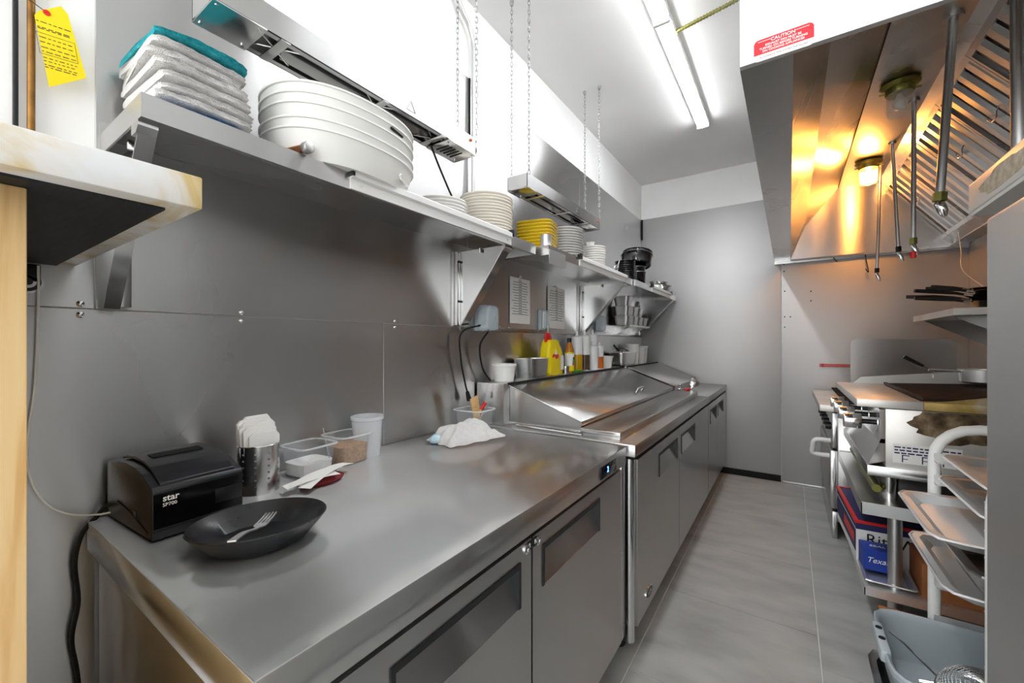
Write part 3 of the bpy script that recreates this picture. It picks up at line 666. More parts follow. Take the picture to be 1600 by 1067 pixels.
MB().lathe([(.07, .0), (.085, .01), (.09, .075), (.094, .078), (.088, .075), (.08, .014), (.001, .012)], (2.28, 3.28, CT + .04), n=28, close=False).build('bowl', 'aluminium', t)
MB().tube([(2.20, 3.26, CT + .105), (2.06, 3.22, CT + .11)], .007, 8).build('handle', 'aluminium', t)

a = PX(1497, 392, y=4.2)
tag(MB().tube(curve3([(a.x, 4.2, 2.13), (a.x - .01, 4.1, 1.98), (a.x - .05, 3.9, 1.82), (2.40, 3.66, 1.664)]), .002, 6).build('hanging_string', 'paper', loc=(2.40, 3.66, 1.664)), 'thin pale string hanging from the hood gutter to the frying pans', 'string')
# --- pan shelf on the right wall with frying pans
t = thing('pan_shelf', 'steel shelf on the right wall holding black frying pans', 'shelf', (2.4, 3.8, 1.5))
b = MB(); b.box(2.19, RIGHT - .008, 3.36, 4.28, 1.535, 1.54); b.box(2.19, 2.194, 3.36, 4.28, 1.50, 1.535); b.box(2.194, RIGHT - .008, 3.36, 3.364, 1.50, 1.535); b.box(2.194, RIGHT - .008, 4.276, 4.28, 1.50, 1.535)
b.build('shelf_board', 'grill_steel', t)
for y in (3.5, 4.14): MB().prism([(2.22, 1.50), (2.585, 1.50), (2.585, 1.30), (2.57, 1.30)], 'y', y, y + .004).build('bracket', 'steel', t)
def fry_pan(c, ang, tilt, hl, label):
    t = thing('frying_pan', label, 'frying pan', c, 'frying pans piled on the pan shelf')
    c = Vector(c)
    b = MB().lathe([(.085, 0), (.125, .035), (.13, .037), (.127, .039), (.084, .005), (.001, .004)], n=32, close=False)
    h = MB().tube([(-.125, 0, .033), (-.19, 0, .045), (-.27, 0, .05), (-.27 - hl, 0, .052)], [.006, .009, .013, .011], 10)
    r_ = MB().tube([(-.12, -.018, .03), (-.165, 0, .04), (-.12, .018, .03)], .005, 6)
    M = Matrix.Translation(c) @ Matrix.Rotation(ang, 4, 'Z') @ Matrix.Rotation(tilt, 4, 'Y')
    b.xf(M).build('pan', 'black_enamel', t); h.xf(M).build('handle', 'black_plastic', t); r_.xf(M).build('rivet_bracket', 'chrome', t)
for k, (x, y, z, an, hl, lb) in enumerate(((2.42, 3.55, 1.541, .10, .10, 'lowest black frying pan of the pile on the pan shelf'), (2.43, 3.58, 1.562, -.22, .13, 'second lowest frying pan in the pile on the pan shelf'),
        (2.42, 3.60, 1.583, .30, .12, 'middle frying pan of the pile on the pan shelf'), (2.44, 3.56, 1.604, .0, .06, 'second highest frying pan in the pile on the pan shelf'), (2.44, 3.62, 1.625, -.10, .02, 'topmost frying pan of the pile on the pan shelf'))):
    fry_pan((x, y, z), an, R(4), hl, lb)

# --- under the stand: boxes, sheet tray, crate
t = thing('carton', 'white and navy carton with red edges under the equipment stand', 'box', (1.95, 3.2, .21))
M = Matrix.Translation((1.955, 3.10, .2105)) @ Matrix.Rotation(R(3), 4, 'Z')
def local(mb, nm, mt, par): return mb.xf(M).build(nm, mt, par)
local(bx(-.27, .27, -.30, .30, 0, .16), 'body', 'box_white', t)
local(bx(-.2715, .2715, -.3015, .3015, .16, .20), 'lid', 'navy', t)
re_ = MB()
for q in ((-.276, .276, -.306, -.290), (-.276, .276, .290, .306), (-.276, -.260, -.290, .290), (.260, .276, -.290, .290)): re_.box(*q, .192, .204)
local(re_, 'red_edge', 'red', t)
local(bx(-.2718, -.2702, -.29, .29, .04, .15), 'side_print', 'navy', t)
local(bx(-.272, -.2704, -.25, .05, .07, .12), 'side_print', 'red', t)
ot = M @ Vector((-.10, -.3012, .115)); rr = M.to_3x3() @ Vector((1, 0, 0))
text('RiteWay', .075, ot + Vector((0, -.001, 0)), rr, (0, 0, 1), 'black_plastic', t)
t = thing('wrap_box', 'blue box with white script lettering in front of the carton', 'box', (1.85, 2.72, .21))
M = Matrix.Translation((1.795, 2.70, .2312)) @ Matrix.Rotation(R(4), 4, 'Z')
local(bx(-.085, .035, -.055, .055, 0, .10), 'body', 'blue_box', t)
local(bx(.0255, .0355, -.0555, .0555, .02, .08), 'end_print', 'box_white', t)
text('Texan', .036, M @ Vector((-.03, -.0555, .05)), M.to_3x3() @ Vector((1, 0, 0)), (0, 0, 1), 'paper', t, shear=.3)
text('SEAL', .03, M @ Vector((-.025, 0, .1005)), M.to_3x3() @ Vector((1, 0, 0)), M.to_3x3() @ Vector((0, 1, 0)), 'paper', t, shear=.3)
def tray_mesh(w, l, h, r=.035, fl=.012, rim=.006):
    """sheet pan lying flat, l along X, w along Y, centred, bottom at 0"""
    return MB().lathe([(1, h), (1.0 - 2 * fl / w, h - .001), (1.0 - 5 * fl / w, .003), (.01, .003), (.01, 0), (1.0 - 5 * fl / w, 0), (1.0, h - rim), (1.0 + 2 * rim / w, h - rim * .3), (1.0 + rim / w, h + rim * .4), (1, h)], n=56, sx=l / 2, sy=w / 2, p=14, close=False)
def tray(name, label, c, w, l, h, mt, grp, rot=0, rimm=None):
    o = tray_mesh(w, l, h).xf(Matrix.Translation(c) @ Matrix.Rotation(rot, 4, 'Z')).build(name, mt, loc=c); tag(o, label, 'tray', grp); return o
tray('metal_tray', 'small pale metal tray on the undershelf beneath the blue box', (1.797, 2.645, .2105), .235, .18, .02, 'aluminium', None)
t = thing('floor_bin', 'low pale metal bin on the floor behind the stand leg', 'bin', (1.95, 2.42, 0))
b = MB(); b.box(1.75, 2.12, 2.36, 2.364, 0, .125); b.box(1.75, 2.12, 2.476, 2.48, 0, .125); b.box(1.75, 1.754, 2.364, 2.476, 0, .125); b.box(2.116, 2.12, 2.364, 2.476, 0, .125); b.box(1.754, 2.116, 2.364, 2.476, 0, .004)
b.build('shell', 'aluminium', t)
tag(bx(1.745, 2.125, 2.355, 2.485, .1252, .150).build('cutting_board', 'wood_dark', loc=(1.9, 2.42, .125), bevel=.006), 'orange brown wooden board lying on the low metal bin', 'board')
tag(bx(1.90, 2.25, 2.53, 2.77, .2105, .36).build('cardboard_box', 'cardboard', loc=(2.07, 2.65, .2105), bevel=.003), 'brown cardboard box on the undershelf behind the tray rack', 'box')
tag(lattice_noise(MB().lathe([(.02, 0), (.10, .02), (.12, .08), (.08, .15), (.03, .17)], (2.03, 2.63, .372), n=24), .02, 14).build('plastic_bag', 'cup_plastic', loc=(2.03, 2.63, .372)), 'crumpled clear plastic bag on the cardboard box', 'bag')

# --- sheet pan rack
t = rack = thing('pan_rack', 'white and aluminium pan rack with arched ends beside the grill', 'rack', (2.13, 1.78, 0))
RX0, RX1, RN, RF, RT = 1.835, 2.46, 1.52, 2.035, 1.045
for y in (RN, RF):
    pts = [(RX0, y, .10), (RX0, y, RT - .11)] + [(RX0 + .11 - .11 * math.cos(a), y, RT - .11 + .11 * math.sin(a)) for a in (.3, .6, .9, 1.2, 1.57)] + [(RX1 - .11 + .11 * math.sin(a), y, RT - .11 + .11 * math.cos(a)) for a in (0, .3, .6, .9, 1.2, 1.57)] + [(RX1, y, .10)]
    MB().tube(pts, .017, 14).build('end_frame', 'white_metal', t)
for z in (RT - .005, .13):
    for x in (RX0 + .2, RX1 - .12): MB().tube([(x, RN, z), (x, RF, z)], .012, 10).build('cross_bar', 'aluminium', t)
slides = (.216, .366, .50, .645, .785, .855, .93)
for z in slides:
    for y, s in ((RN + .016, 1), (RF - .016, -1)):
        m_ = MB(); m_.box(RX0 - .005, RX1, min(y, y + s * .035), max(y, y + s * .035), z - .004, z); m_.box(RX0 - .005, RX1, min(y, y + s * .003), max(y, y + s * .003), z, z + .025)
        m_.build('slide', 'aluminium', t)
for x in (RX0, RX1):
    for y in (RN, RF):
        MB().cyl((x - .014, y, .045), (x + .014, y, .045), .045, n=20).build('caster', 'black_rubber', t)
        bx(x - .02, x + .02, y - .016, y + .016, .07, .11).build('caster_fork', 'galvanised', t, bevel=.003)
ymid = (RN + RF) / 2
tray('sheet_pan', 'aluminium sheet pan jutting furthest out of the rack', (1.735 + .325, ymid, .786), .452, .65, .028, 'aluminium', None)
tray('sheet_pan', 'aluminium sheet pan in the rack just above the one jutting out', (1.84 + .32, ymid, .856), .452, .65, .026, 'aluminium', None)
tray('sheet_pan', 'aluminium sheet pan in the topmost rack slot holding brown trays', (1.86 + .31, ymid, .931), .452, .65, .026, 'aluminium', None)
tray('sheet_pan', 'aluminium sheet pan in the rack holding a deep steel pan', (1.762 + .325, ymid, .646), .452, .65, .03, 'aluminium', None)
tray('baking_tray', 'brown rimmed oily baking tray lying in the topmost sheet pan', (2.20, ymid + .02, .957), .30, .5, .022, 'brown_rim', None)
tray('baking_tray', 'yellow stained baking tray on the brown rimmed one', (2.24, ymid + .04, .982), .28, .46, .02, 'oily_tray', None)
o = MB().lathe([(1, .07), (.93, .068), (.86, .004), (.01, .003), (.01, 0), (.88, 0), (.96, .06), (1.03, .066), (1.03, .072), (1, .07)], n=48, sx=.27, sy=.19, p=9, close=False).xf(Matrix.Translation((2.09, ymid, .651))).build('deep_pan', 'pan_steel', loc=(2.09, ymid, .651))
tag(o, 'deep dark steel pan sitting in a sheet pan of the rack', 'pan')
# bus tubs
def bus_tub(label, c, mt):
    t = thing('bus_tub', label, 'tub', c)
    MB().lathe([(1.0, .155), (.985, .16), (.96, .155), (.94, .14), (.88, .012), (.86, .006), (.01, .005), (.01, 0), (.87, 0), (.90, .012), (.965, .138), (1.0, .14), (1.0, .155)], n=56, sx=.265, sy=.21, p=7, close=False).xf(Matrix.Translation(c)).build('body', mt, t)
    for s in (-1, 1):
        h = MB(); c_ = Vector(c)
        h.box(c_.x + s * .262 - .014, c_.x + s * .262 + .014, c_.y - .085, c_.y + .085, c_.z + .125, c_.z + .164)
        hd = h.build('handle', mt, t, bevel=.008)
        MB().cyl((c_.x + s * .262, c_.y + .045, c_.z + .162), (c_.x + s * .262, c_.y + .045, c_.z + .166), .009, n=12).build('hole', 'seam_black', hd)
        MB().cyl((c_.x + s * .262, c_.y - .015, c_.z + .162), (c_.x + s * .262, c_.y - .015, c_.z + .166), .009, n=12).build('hole', 'seam_black', hd)
TUB = (1.92, 1.7775, .2262)
bus_tub('grey plastic bus tub in the rack holding a strainer and whisk', TUB, 'bus_grey')
o = MB().lathe([(1, .09), (.95, .088), (.9, .004), (.01, .003), (.01, 0), (.92, 0), (.98, .082), (1.03, .086), (1.03, .092), (1, .09)], n=40, sx=.27, sy=.205, p=9, close=False).xf(Matrix.Translation((1.92, 1.7775, .134))).build('steel_tub', 'pan_steel', loc=(1.92, 1.7775, .134))
tag(o, 'shallow steel pan below the grey bus tub', 'pan')
# strainer in the tub: woven bowl
t = thing('strainer', 'round wire mesh strainer lying in the grey bus tub', 'strainer', (1.86, 1.66, .25))
cs = Vector((1.86, 1.655, .345)); Ms = Matrix.Translation(cs) @ Matrix.Rotation(R(200), 4, 'X')
w = MB(); Rr = .10
for k in range(30):
    a = math.pi * k / 30
    w.tube([(Rr * math.sin(u) * math.cos(a), Rr * math.sin(u) * math.sin(a), -Rr * .7 * math.cos(u)) for u in [(-1 + j / 6) * 1.45 for j in range(13)]], .0011, 3)
for k in range(1, 15):
    u = k / 15 * 1.5; w.tube([(Rr * math.sin(u) * math.cos(2 * math.pi * j / 24), Rr * math.sin(u) * math.sin(2 * math.pi * j / 24), -Rr * .7 * math.cos(u)) for j in range(24)], .0011, 3, closed=True)
w.xf(Ms).build('mesh_bowl', 'chrome', t)
MB().tube([(Rr * math.cos(2 * math.pi * j / 24), Rr * math.sin(2 * math.pi * j / 24), 0) for j in range(24)], .004, 6, closed=True).xf(Ms).build('rim', 'chrome', t)
MB().tube([cs + Vector((-.08, .06, .0)), cs + Vector((-.14, .16, .02)), cs + Vector((-.17, .20, .025))], .003, 6).build('handle', 'chrome', t)
t = thing('whisk', 'steel balloon whisk lying across the grey bus tub', 'whisk', (1.95, 1.78, .3))
a = Vector((1.80, 1.74, .315)); b = Vector((2.08, 1.70, .40)); d = (b - a).normalized()
MB().tube([a - d * .06, a + d * .06], .009, 10).build('handle', 'chrome', t)
e1 = d.cross(Vector((0, 0, 1))).normalized(); e2 = e1.cross(d)
for k in range(6):
    e = e1 * math.cos(math.pi * k / 6) + e2 * math.sin(math.pi * k / 6); LW = (b - a).length - .05
    MB().tube([a + d * (.06 + LW * u) + e * v for u, v in ((0, .006), (.3, .025), (.6, .045), (.85, .045), (.97, .025), (1, 0), (.97, -.025), (.85, -.045), (.6, -.045), (.3, -.025), (0, -.006))], .0013, 5).build('wire', 'chrome', t)
o = lattice_noise(MB().lathe([(.001, 0), (.035, .01), (.05, .05), (.035, .09), (.001, .1)], (2.13, 1.64, .235), n=20), .012, 25).build('white_cloth', 'towel', loc=(2.13, 1.64, .235)); tag(o, 'crumpled white cloth in the grey bus tub', 'cloth')

# --- tall steel unit at the right, stained shelf above it
t = thing('steel_cabinet', 'tall plain stainless cabinet beside the pan rack', 'cabinet', (2.15, .5, 0))
bx(1.76, 2.55, -.6, 1.30, .10, 1.607).build('body', 'panel_steel', t, bevel=.008, seg=3)
bx(1.80, 2.5, -.55, 1.26, .0, .10).build('plinth', 'seam_black', t)
t = thing('stained_shelf', 'thick white metal shelf with a worn tan stain above the steel cabinet', 'shelf', (2.25, .9, 1.76))
bx(1.90, RIGHT - .008, -.3, 1.965, 1.766, 1.858).build('shelf_board', 'white_metal', t, bevel=.004)
bx(1.905, RIGHT - .012, -.29, 1.96, 1.755, 1.766).build('underside', 'white_metal', t)
blob = []
for k in range(26):
    a = 2 * math.pi * k / 26; r_ = 1 + .35 * noise.noise(Vector((math.cos(a) * 2, math.sin(a) * 2, 3)))
    blob.append((1.70 + .16 * r_ * math.cos(a) , 1.812 + .03 * r_ * math.sin(a)))
noise_mat('stain', [(.35, 'b9ab92'), (.6, 'd6cbb8'), (.75, 'e3dfd8')], 40, .6)
MB().prism(blob, 'x', 1.8988, 1.9).build('worn_stain', 'stain', t)
for y in (.3, 1.5): MB().prism([(2.0, 1.755), (2.59, 1.755), (2.59, 1.62), (2.55, 1.62)], 'y', y, y + .004).build('bracket', 'steel', t)

# ================================================================== PASS LEDGE AT THE LEFT
t = thing('marble_ledge', 'white and tan marble ledge with black underside on a wooden panel', 'ledge', (.3, -.05, 1.52))
sl = MB(); sl.box(.0, .747, -.25, .228, 1.532, 1.566); sl.box(.725, .747, -.25, .228, 1.520, 1.532); sl.box(.0, .725, .206, .228, 1.520, 1.532)
bx(.01, .747, -.25, .228, 1.522, 1.566).build('slab', 'marble', t, bevel=.003)
bx(.01, .715, -.25, .196, 1.5185, 1.5225).build('underside_board', 'wet_black', t)
ww = thing('wood_panel', 'pale maple wood panel standing under the marble ledge', 'panel', (.4, -.1, 0))
bx(.05, .683, -.30, .079, 0, 1.5183).build('board', 'wood', ww, bevel=.002)
bx(.0475, .05, -.3, .07, 0, 1.5).build('edge_band', 'wood', ww)
# wall pipes, tag behind the ledge
tag(bx(.006, .02, .131, .139, 1.60, 3.14).build('wall_cable', 'black_plastic', loc=(.01, .135, 1.6), bevel=.002), 'dark flat cable running up the white wall', 'cable')
tag(MB().tube([(.022, .156, 1.60), (.022, .1565, 2.0), (.022, .155, 3.14)], .0065, 10).build('wall_pipe', 'brown_rim', loc=(.02, .156, 1.6)), 'dull metal pipe on the white wall beside the yellow tag', 'pipe')
t = thing('inspection_tag', 'yellow inspection tag hanging from the wall pipe above the ledge', 'tag', (.03, .19, 1.93))
c = [PX(*q, x=.04) for q in ((55, 18), (102, 8), (135, 122), (77, 136))]
c = [c[0] * .75 + c[3] * .0 + PX(50, 40, x=.04) * .25, c[0] + (c[1] - c[0]) * .1, c[0] + (c[1] - c[0]) * .85, c[1] + (c[2] - c[1]) * .12, c[2], c[3]]
tg = MB(); n_ = len(c); th_ = Vector((-.0008, 0, 0)); tg.add(c + [q + th_ for q in c], [list(range(n_)), list(range(n_, 2 * n_))[::-1]] + [(i, n_ + i, n_ + (i + 1) % n_, (i + 1) % n_) for i in range(n_)])
tg.build('card', 'tag_yellow', t)
eye = PX(73, 20, x=.0405); MB().cyl(eye, eye + Vector((.0012, 0, 0)), .006, n=16).build('eyelet', 'red', t)
MB().tube([eye + Vector((.001, 0, 0)), eye + Vector((-.01, -.03, .02)), Vector((.022, .156, eye.z + .03))], .001, 5).build('wire', 'black_plastic', t)
tu = (PX(77, 136, x=.04) - PX(55, 18, x=.04)); tu = -tu.normalized(); tr_ = Vector((0, tu.z, -tu.y)).normalized()
org = PX(90, 75, x=.0408)
pr = MB()
def strip(u0, u1, v, h=.0012):
    q = [org + tr_ * a + tu * b for a, b in ((u0, v), (u1, v), (u1, v + h), (u0, v + h))]; pr.add(q, [(0, 1, 2, 3)])
for v in (.022, -.022): strip(-.03, .03, v, .0008)
for u in (-.03, .0294): pr.add([org + tr_ * a + tu * b for a, b in ((u, -.022), (u + .0007, -.022), (u + .0007, .0228), (u, .0228))], [(0, 1, 2, 3)])
for v in (.046, .034, .031, .013, .003, -.008, -.017, -.03, -.037, -.045, -.05): 
    u = -.026
    while u < .024:
        w_ = random.uniform(.003, .011); strip(u, min(u + w_, .027), v, .0016); u += w_ + .003
pr.build('printing', 'print_ink', t, smooth=0)
# white wire, black cords, wall dial
tag(MB().tube(curve3([PX(60, 415, x=.02), PX(60, 480, x=.02), PX(55, 600, x=.02), PX(43, 690, x=.022), PX(47, 745, x=.022), PX(70, 785, x=.022), PX(105, 803, x=.024), PX(150, 804, x=.03), PX(176, 800, x=.05)]), .0022, 8).build('white_wire', 'white_plastic', loc=(.02, .17, 1.0)), 'thin white wire looping down the steel wall to the printer', 'wire')
tag(MB().tube(curve3([(.05, .295, .945), (.035, .275, .945), PX(150, 808, x=.025), PX(128, 835, x=.025), PX(117, 880, x=.025), PX(122, 940, x=.025), PX(112, 1000, x=.025), PX(122, 1065, x=.025), (.025, .24, .3)]), .005, 8).build('printer_cord', 'black_rubber', loc=(.03, .26, .6)), 'black power cord hanging from the printer down beside the refrigerator', 'cord')
t = thing('wall_dial', 'round black and grey dial on the steel wall under the ledge', 'dial', (.01, .16, 1.47))
c = PX(42, 440, x=.01)
bx(.005, .018, c.y - .03, c.y + .02, c.z - .002, c.z + .04).build('backplate', 'black_plastic', t, bevel=.003)
for r_, mt, d_ in ((.026, 'galvanised', .012), (.021, 'black_plastic', .015), (.014, 'galvanised', .018), (.008, 'black_plastic', .021)):
    MB().cyl((.005, c.y, c.z), (d_, c.y, c.z), r_, n=24).build('dial_ring', mt, t)


# ================================================================== ON THE NEAR COUNTER
# receipt printer
M = Matrix.Translation((.297, .292, TZ)) @ Matrix.Rotation(R(3), 4, 'Z')
t = thing('receipt_printer', 'black receipt printer on the steel counter by the wall', 'printer', (.16, .38, TZ))
side = [(0, .006), (0, .108), (-.006, .118), (-.03, .126), (-.06, .139), (-.10, .148), (-.15, .151), (-.2, .148), (-.235, .140), (-.268, .14), (-.272, .13), (-.272, .03), (-.255, .006)]
MB().prism(side, 'y', 0, .178).xf(M).build('body', 'printer_black', t, bevel=.003)
cv = [(-.008, .1165), (-.03, .129), (-.06, .143), (-.10, .152), (-.15, .155), (-.2, .152), (-.225, .146)]
MB().prism(cv + [(x - .002, z + .007) for x, z in cv[::-1]], 'y', .016, .162).xf(M).build('paper_cover', 'printer_black', t, bevel=.002)
MB().prism([(-.105, .158), (-.135, .160), (-.135, .164), (-.105, .162)], 'y', .035, .135).xf(M).build('paper_slot', 'seam_black', t)
bx(0, .0015, .002, .176, .030, .104).xf(M).build('front_panel', 'black_gloss', t)
bx(0, .004, .116, .174, .05, .082).xf(M).build('paper_exit', 'black_plastic', t, bevel=.0015)
bx(.0, .001, .0, .178, .024, .0255).xf(M).build('seam', 'seam_black', t)
rt = M.to_3x3() @ Vector((0, 1, 0))
text('star', .019, M @ Vector((.0018, .032, .092)), rt, (0, 0, 1), 'paper', t, bold=.0003)
text('SP700', .0105, M @ Vector((.0018, .030, .078)), rt, (0, 0, 1), 'paper', t)
bx(-.10, -.085, -.001, 0, .035, .052).xf(M).build('power_switch', 'black_gloss', t)
MB().tube([(-.2, -.0008, .055), (-.12, -.0008, .045), (-.02, -.0008, .02)], .001, 5).xf(M).build('case_seam', 'seam_black', t)
for x in (-.02, -.24):
    for y in (.02, .158): MB().cyl((x, y, 0), (x, y, .007), .009, n=10).xf(M).build('foot', 'black_rubber', t)
# oval black dish and fork
pc = Vector((.475, .425, TZ)); ang = R(-19)
o = MB().lathe([(.55, .002), (.70, .008), (.93, .040), (1, .052), (.985, .054), (.92, .043), (.68, .013), (.4, .008), (.01, .007)], pc, n=64, sx=.108, sy=.130, rot=ang, close=False)
o.lathe([(.55, .002), (.55, 0), (.01, 0)], pc, n=64, sx=.108, sy=.130, rot=ang, close=False)
tag(o.build('oval_dish', 'plate_black', loc=pc), 'matte black oval dish with a fork on the steel counter', 'dish')
t = thing('fork', 'steel dinner fork lying in the black oval dish', 'fork', pc + Vector((0, 0, .012)))
a = PX(362, 847, z=TZ + .060); b = PX(398, 828, z=TZ + .036); c = PX(424, 803, z=TZ + .034); d_ = (b - a).normalized(); sd = d_.cross(Vector((0, 0, 1))).normalized()
hp = curve3([a, a.lerp(b, .5) + Vector((0, 0, .004)), b, b + d_ * .012]); hw = [.006, .0075, .006, .004]
def ribbon(pts, ws, th):
    m_ = MB(); vs = []
    for p, w_ in zip(pts, ws): vs += [p + sd * w_, p - sd * w_, p - sd * w_ + Vector((0, 0, th)), p + sd * w_ + Vector((0, 0, th))]
    fs = [(4 * i + j, 4 * i + (j + 1) % 4, 4 * i + 4 + (j + 1) % 4, 4 * i + 4 + j) for i in range(len(pts) - 1) for j in range(4)] + [(3, 2, 1, 0), tuple(4 * (len(pts) - 1) + j for j in range(4))]
    return m_.add(vs, fs)
n_ = len(hp); ribbon(hp, [.0075 - .0045 * i / n_ for i in range(n_)], .003).build('handle', 'aluminium', t)
dd = (c - b).normalized(); b2 = hp[-1]
ribbon([b2, b2 + dd * .012, b2 + dd * .026], [.003, .012, .0125], .0025).build('neck', 'aluminium', t)
for k in (-1.5, -.5, .5, 1.5):
    q = b2 + dd * .025 + sd * k * .0068; sd0 = sd
    ribbon([q, q + dd * .03 + Vector((0, 0, .001)), q + dd * .052 + Vector((0, 0, .004))], [.0021, .0019, .001], .0022).build('tine', 'aluminium', t)
# perforated cylinder with paper sleeves
c = Vector((.135, .575, TZ)); t = thing('utensil_holder', 'perforated steel cylinder standing between printer and salt tub', 'holder', c)
nn, rows, rad, hgt = 60, 30, .053, .135; vs, fs = [], []
for j in range(rows + 1):
    for i in range(nn): vs.append(c + Vector((rad * math.cos(2 * math.pi * i / nn), rad * math.sin(2 * math.pi * i / nn), hgt * j / rows)))
for j in range(rows):
    for i in range(nn):
        if i % 6 == 0 and j % 4 == 1 and 1 < j < 29: continue
        fs.append((j * nn + i, j * nn + (i + 1) % nn, (j + 1) * nn + (i + 1) % nn, (j + 1) * nn + i))
MB().add(vs, fs).build('cylinder', 'pan_steel', t)
MB().cyl(c, c + Vector((0, 0, .002)), rad, n=40).build('bottom', 'pan_steel', t)
MB().tube([c + Vector((rad * math.cos(2 * math.pi * i / 40), rad * math.sin(2 * math.pi * i / 40), hgt)) for i in range(40)], .002, 6, closed=True).build('rim', 'chrome', t)
ORD = ['frontmost', 'second', 'third', 'fourth', 'fifth', 'sixth', 'seventh']
for k in range(6):
    M = Matrix.Translation(c + Vector((.026 - k * .0105, random.uniform(-.004, .004), .008))) @ Matrix.Rotation(R(8) + random.uniform(-.12, .12), 4, 'Z') @ Matrix.Rotation(random.uniform(-.03, .03), 4, 'X')
    hw_ = math.sqrt(max(.052 ** 2 - (.026 - k * .0105) ** 2, .0005)) * .88
    tp = .175 + (k * .006 if k else -.012)
    o = MB().prism([(-hw_, 0), (hw_, 0), (hw_ * 1.05, tp - .012), (hw_ * .8, tp), (-hw_ * .8, tp), (-hw_ * 1.05, tp - .01)], 'x', -.0035, .0035).xf(M).build('paper_sleeve', 'paper', loc=c); tag(o, ORD[k] + ' white paper sleeve, counted from the room side of the steel holder', 'paper sleeve', 'paper sleeves in the steel cylinder')
# clear tubs of salt and sugar
def clear_tub(c, w, l, h, label, fill, fh, ang, cat='container'):
    t = thing('clear_container', label, cat, c); M = Matrix.Translation(c) @ Matrix.Rotation(ang, 4, 'Z')
    pf = [(1.12, h), (1.12, h - .004), (1.0, h - .006), (.88, .003), (.01, .003), (.01, 0), (.92, 0), (1.03, h - .008), (1.15, h - .006), (1.15, h), (1.12, h)]
    MB().lathe(pf, n=40, sx=l / 2, sy=w / 2, p=6, close=False).xf(M).build('tub', 'clear_plastic', t)
    MB().lathe([(1.06, h - .003), (1.16, h - .004), (1.16, h + .001), (1.06, h + .001), (1.06, h - .003)], n=40, sx=l / 2, sy=w / 2, p=6, close=False).xf(M).build('rim', 'clear_rim', t)
    if fill:
        f = MB().lathe([(.01, .004), (.87, .004), (.87 + .12 * fh / h, fh), (.5, fh + .006), (.01, fh - .004)], n=40, sx=l / 2, sy=w / 2, p=6, close=False).xf(M)
        f.build('contents', fill, t)
    return t
clear_tub((.10, .745, TZ), .125, .115, .095, 'clear plastic container of white salt on the counter', 'salt', .042, R(6))
clear_tub((.085, .895, TZ), .12, .115, .10, 'clear plastic container of brown sugar on the counter', 'brown_sugar', .062, R(4))
tag(MB().tube([(.15, .79, TZ + .03), (.09, .80, TZ + .135)], .0016, 6).build('stir_stick', 'chrome', loc=(.15, .79, TZ + .03)), 'thin metal stick standing in the brown sugar container', 'stick')
c = Vector((.08, .985, TZ)); t = thing('deli_cup', 'tall translucent plastic deli cup standing beside the sugar container', 'cup', c)
MB().lathe([(.046, 0), (.056, .135), (.060, .138), (.060, .15), (.056, .15), (.054, .137), (.044, .003), (.001, .003)], c, n=36, close=False).build('cup', 'cup_plastic', t)
# paper tickets on a dark red bundle
t0 = Vector((.235, .70, TZ))
o = lattice_noise(MB().lathe([(.001, 0), (.85, .002), (1, .012), (.7, .022), (.001, .024)], t0 + Vector((-.01, .015, 0)), n=30, sx=.045, sy=.07), .003, 40).build('red_bundle', 'dark_red', loc=t0); tag(o, 'small dark red cloth bundle under the paper tickets', 'cloth')
for k, (dx, dy, an, ln_, lb) in enumerate(((.015, -.03, -8, .15, 'lowest white paper ticket on the red bundle'), (-.005, .0, 12, .16, 'orange edged middle paper ticket on the red bundle'), (.0, .03, 24, .22, 'topmost and longest white paper ticket on the red bundle'))):
    pts = []
    for j in range(9):
        u = -ln_ / 2 + ln_ * j / 8; pts.append((u, .028 + k * .003 - 1.4 * (u * u) + .008 * (j / 8) ** 2))
    m_ = MB().sheet([(u, z) for u, z in pts], 'x', -.02, .02, .0008).xf(Matrix.Translation(t0 + Vector((dx, dy, 0))) @ Matrix.Rotation(R(an), 4, 'Z'))
    tag(m_.build('paper_ticket', 'paper', loc=t0), lb, 'paper', 'paper tickets on the counter')
# crumpled rag
rg = MB(); nu, nv = 46, 30; vs = []; c = Vector((.215, 1.405, TZ))
for j in range(nv):
    for i in range(nu):
        u = i / (nu - 1) * 2 - 1; v = j / (nv - 1) * 2 - 1
        env = max(0, 1 - (abs(u) ** 2.6)) * max(0, 1 - abs(v) ** 2.6)
        h = .075 * env ** .55 * (.72 + .28 * math.cos(v * 2.2 + .4))
        fold = math.sin(u * 7 + 5 * noise.noise(Vector((u * 1.5, v * 2, 1)))) * .010 * env ** .4 + noise.noise(Vector((u * 5, v * 5, 4))) * .010 * env
        wob = 1 + .12 * noise.noise(Vector((u * 3, v * 3, 9)))
        p = Vector((v * .095 * wob, u * .15 * wob, max(.002, h + fold)))
        vs.append(c + Matrix.Rotation(R(-12), 3, 'Z') @ p)
rg.add(vs, [(j * nu + i, j * nu + i + 1, (j + 1) * nu + i + 1, (j + 1) * nu + i) for j in range(nv - 1) for i in range(nu - 1)])
t = thing('rag', 'crumpled white rag on the counter beside the prep refrigerator', 'rag', c)
rg.build('cloth', 'towel', t, smooth=80)
lattice_noise(MB().lathe([(.001, 0), (.03, .006), (.034, .02), (.018, .034), (.001, .036)], c + Vector((-.05, -.135, 0)), n=18), .006, 40).build('blue_corner', 'towel_lightblue', t, smooth=80)
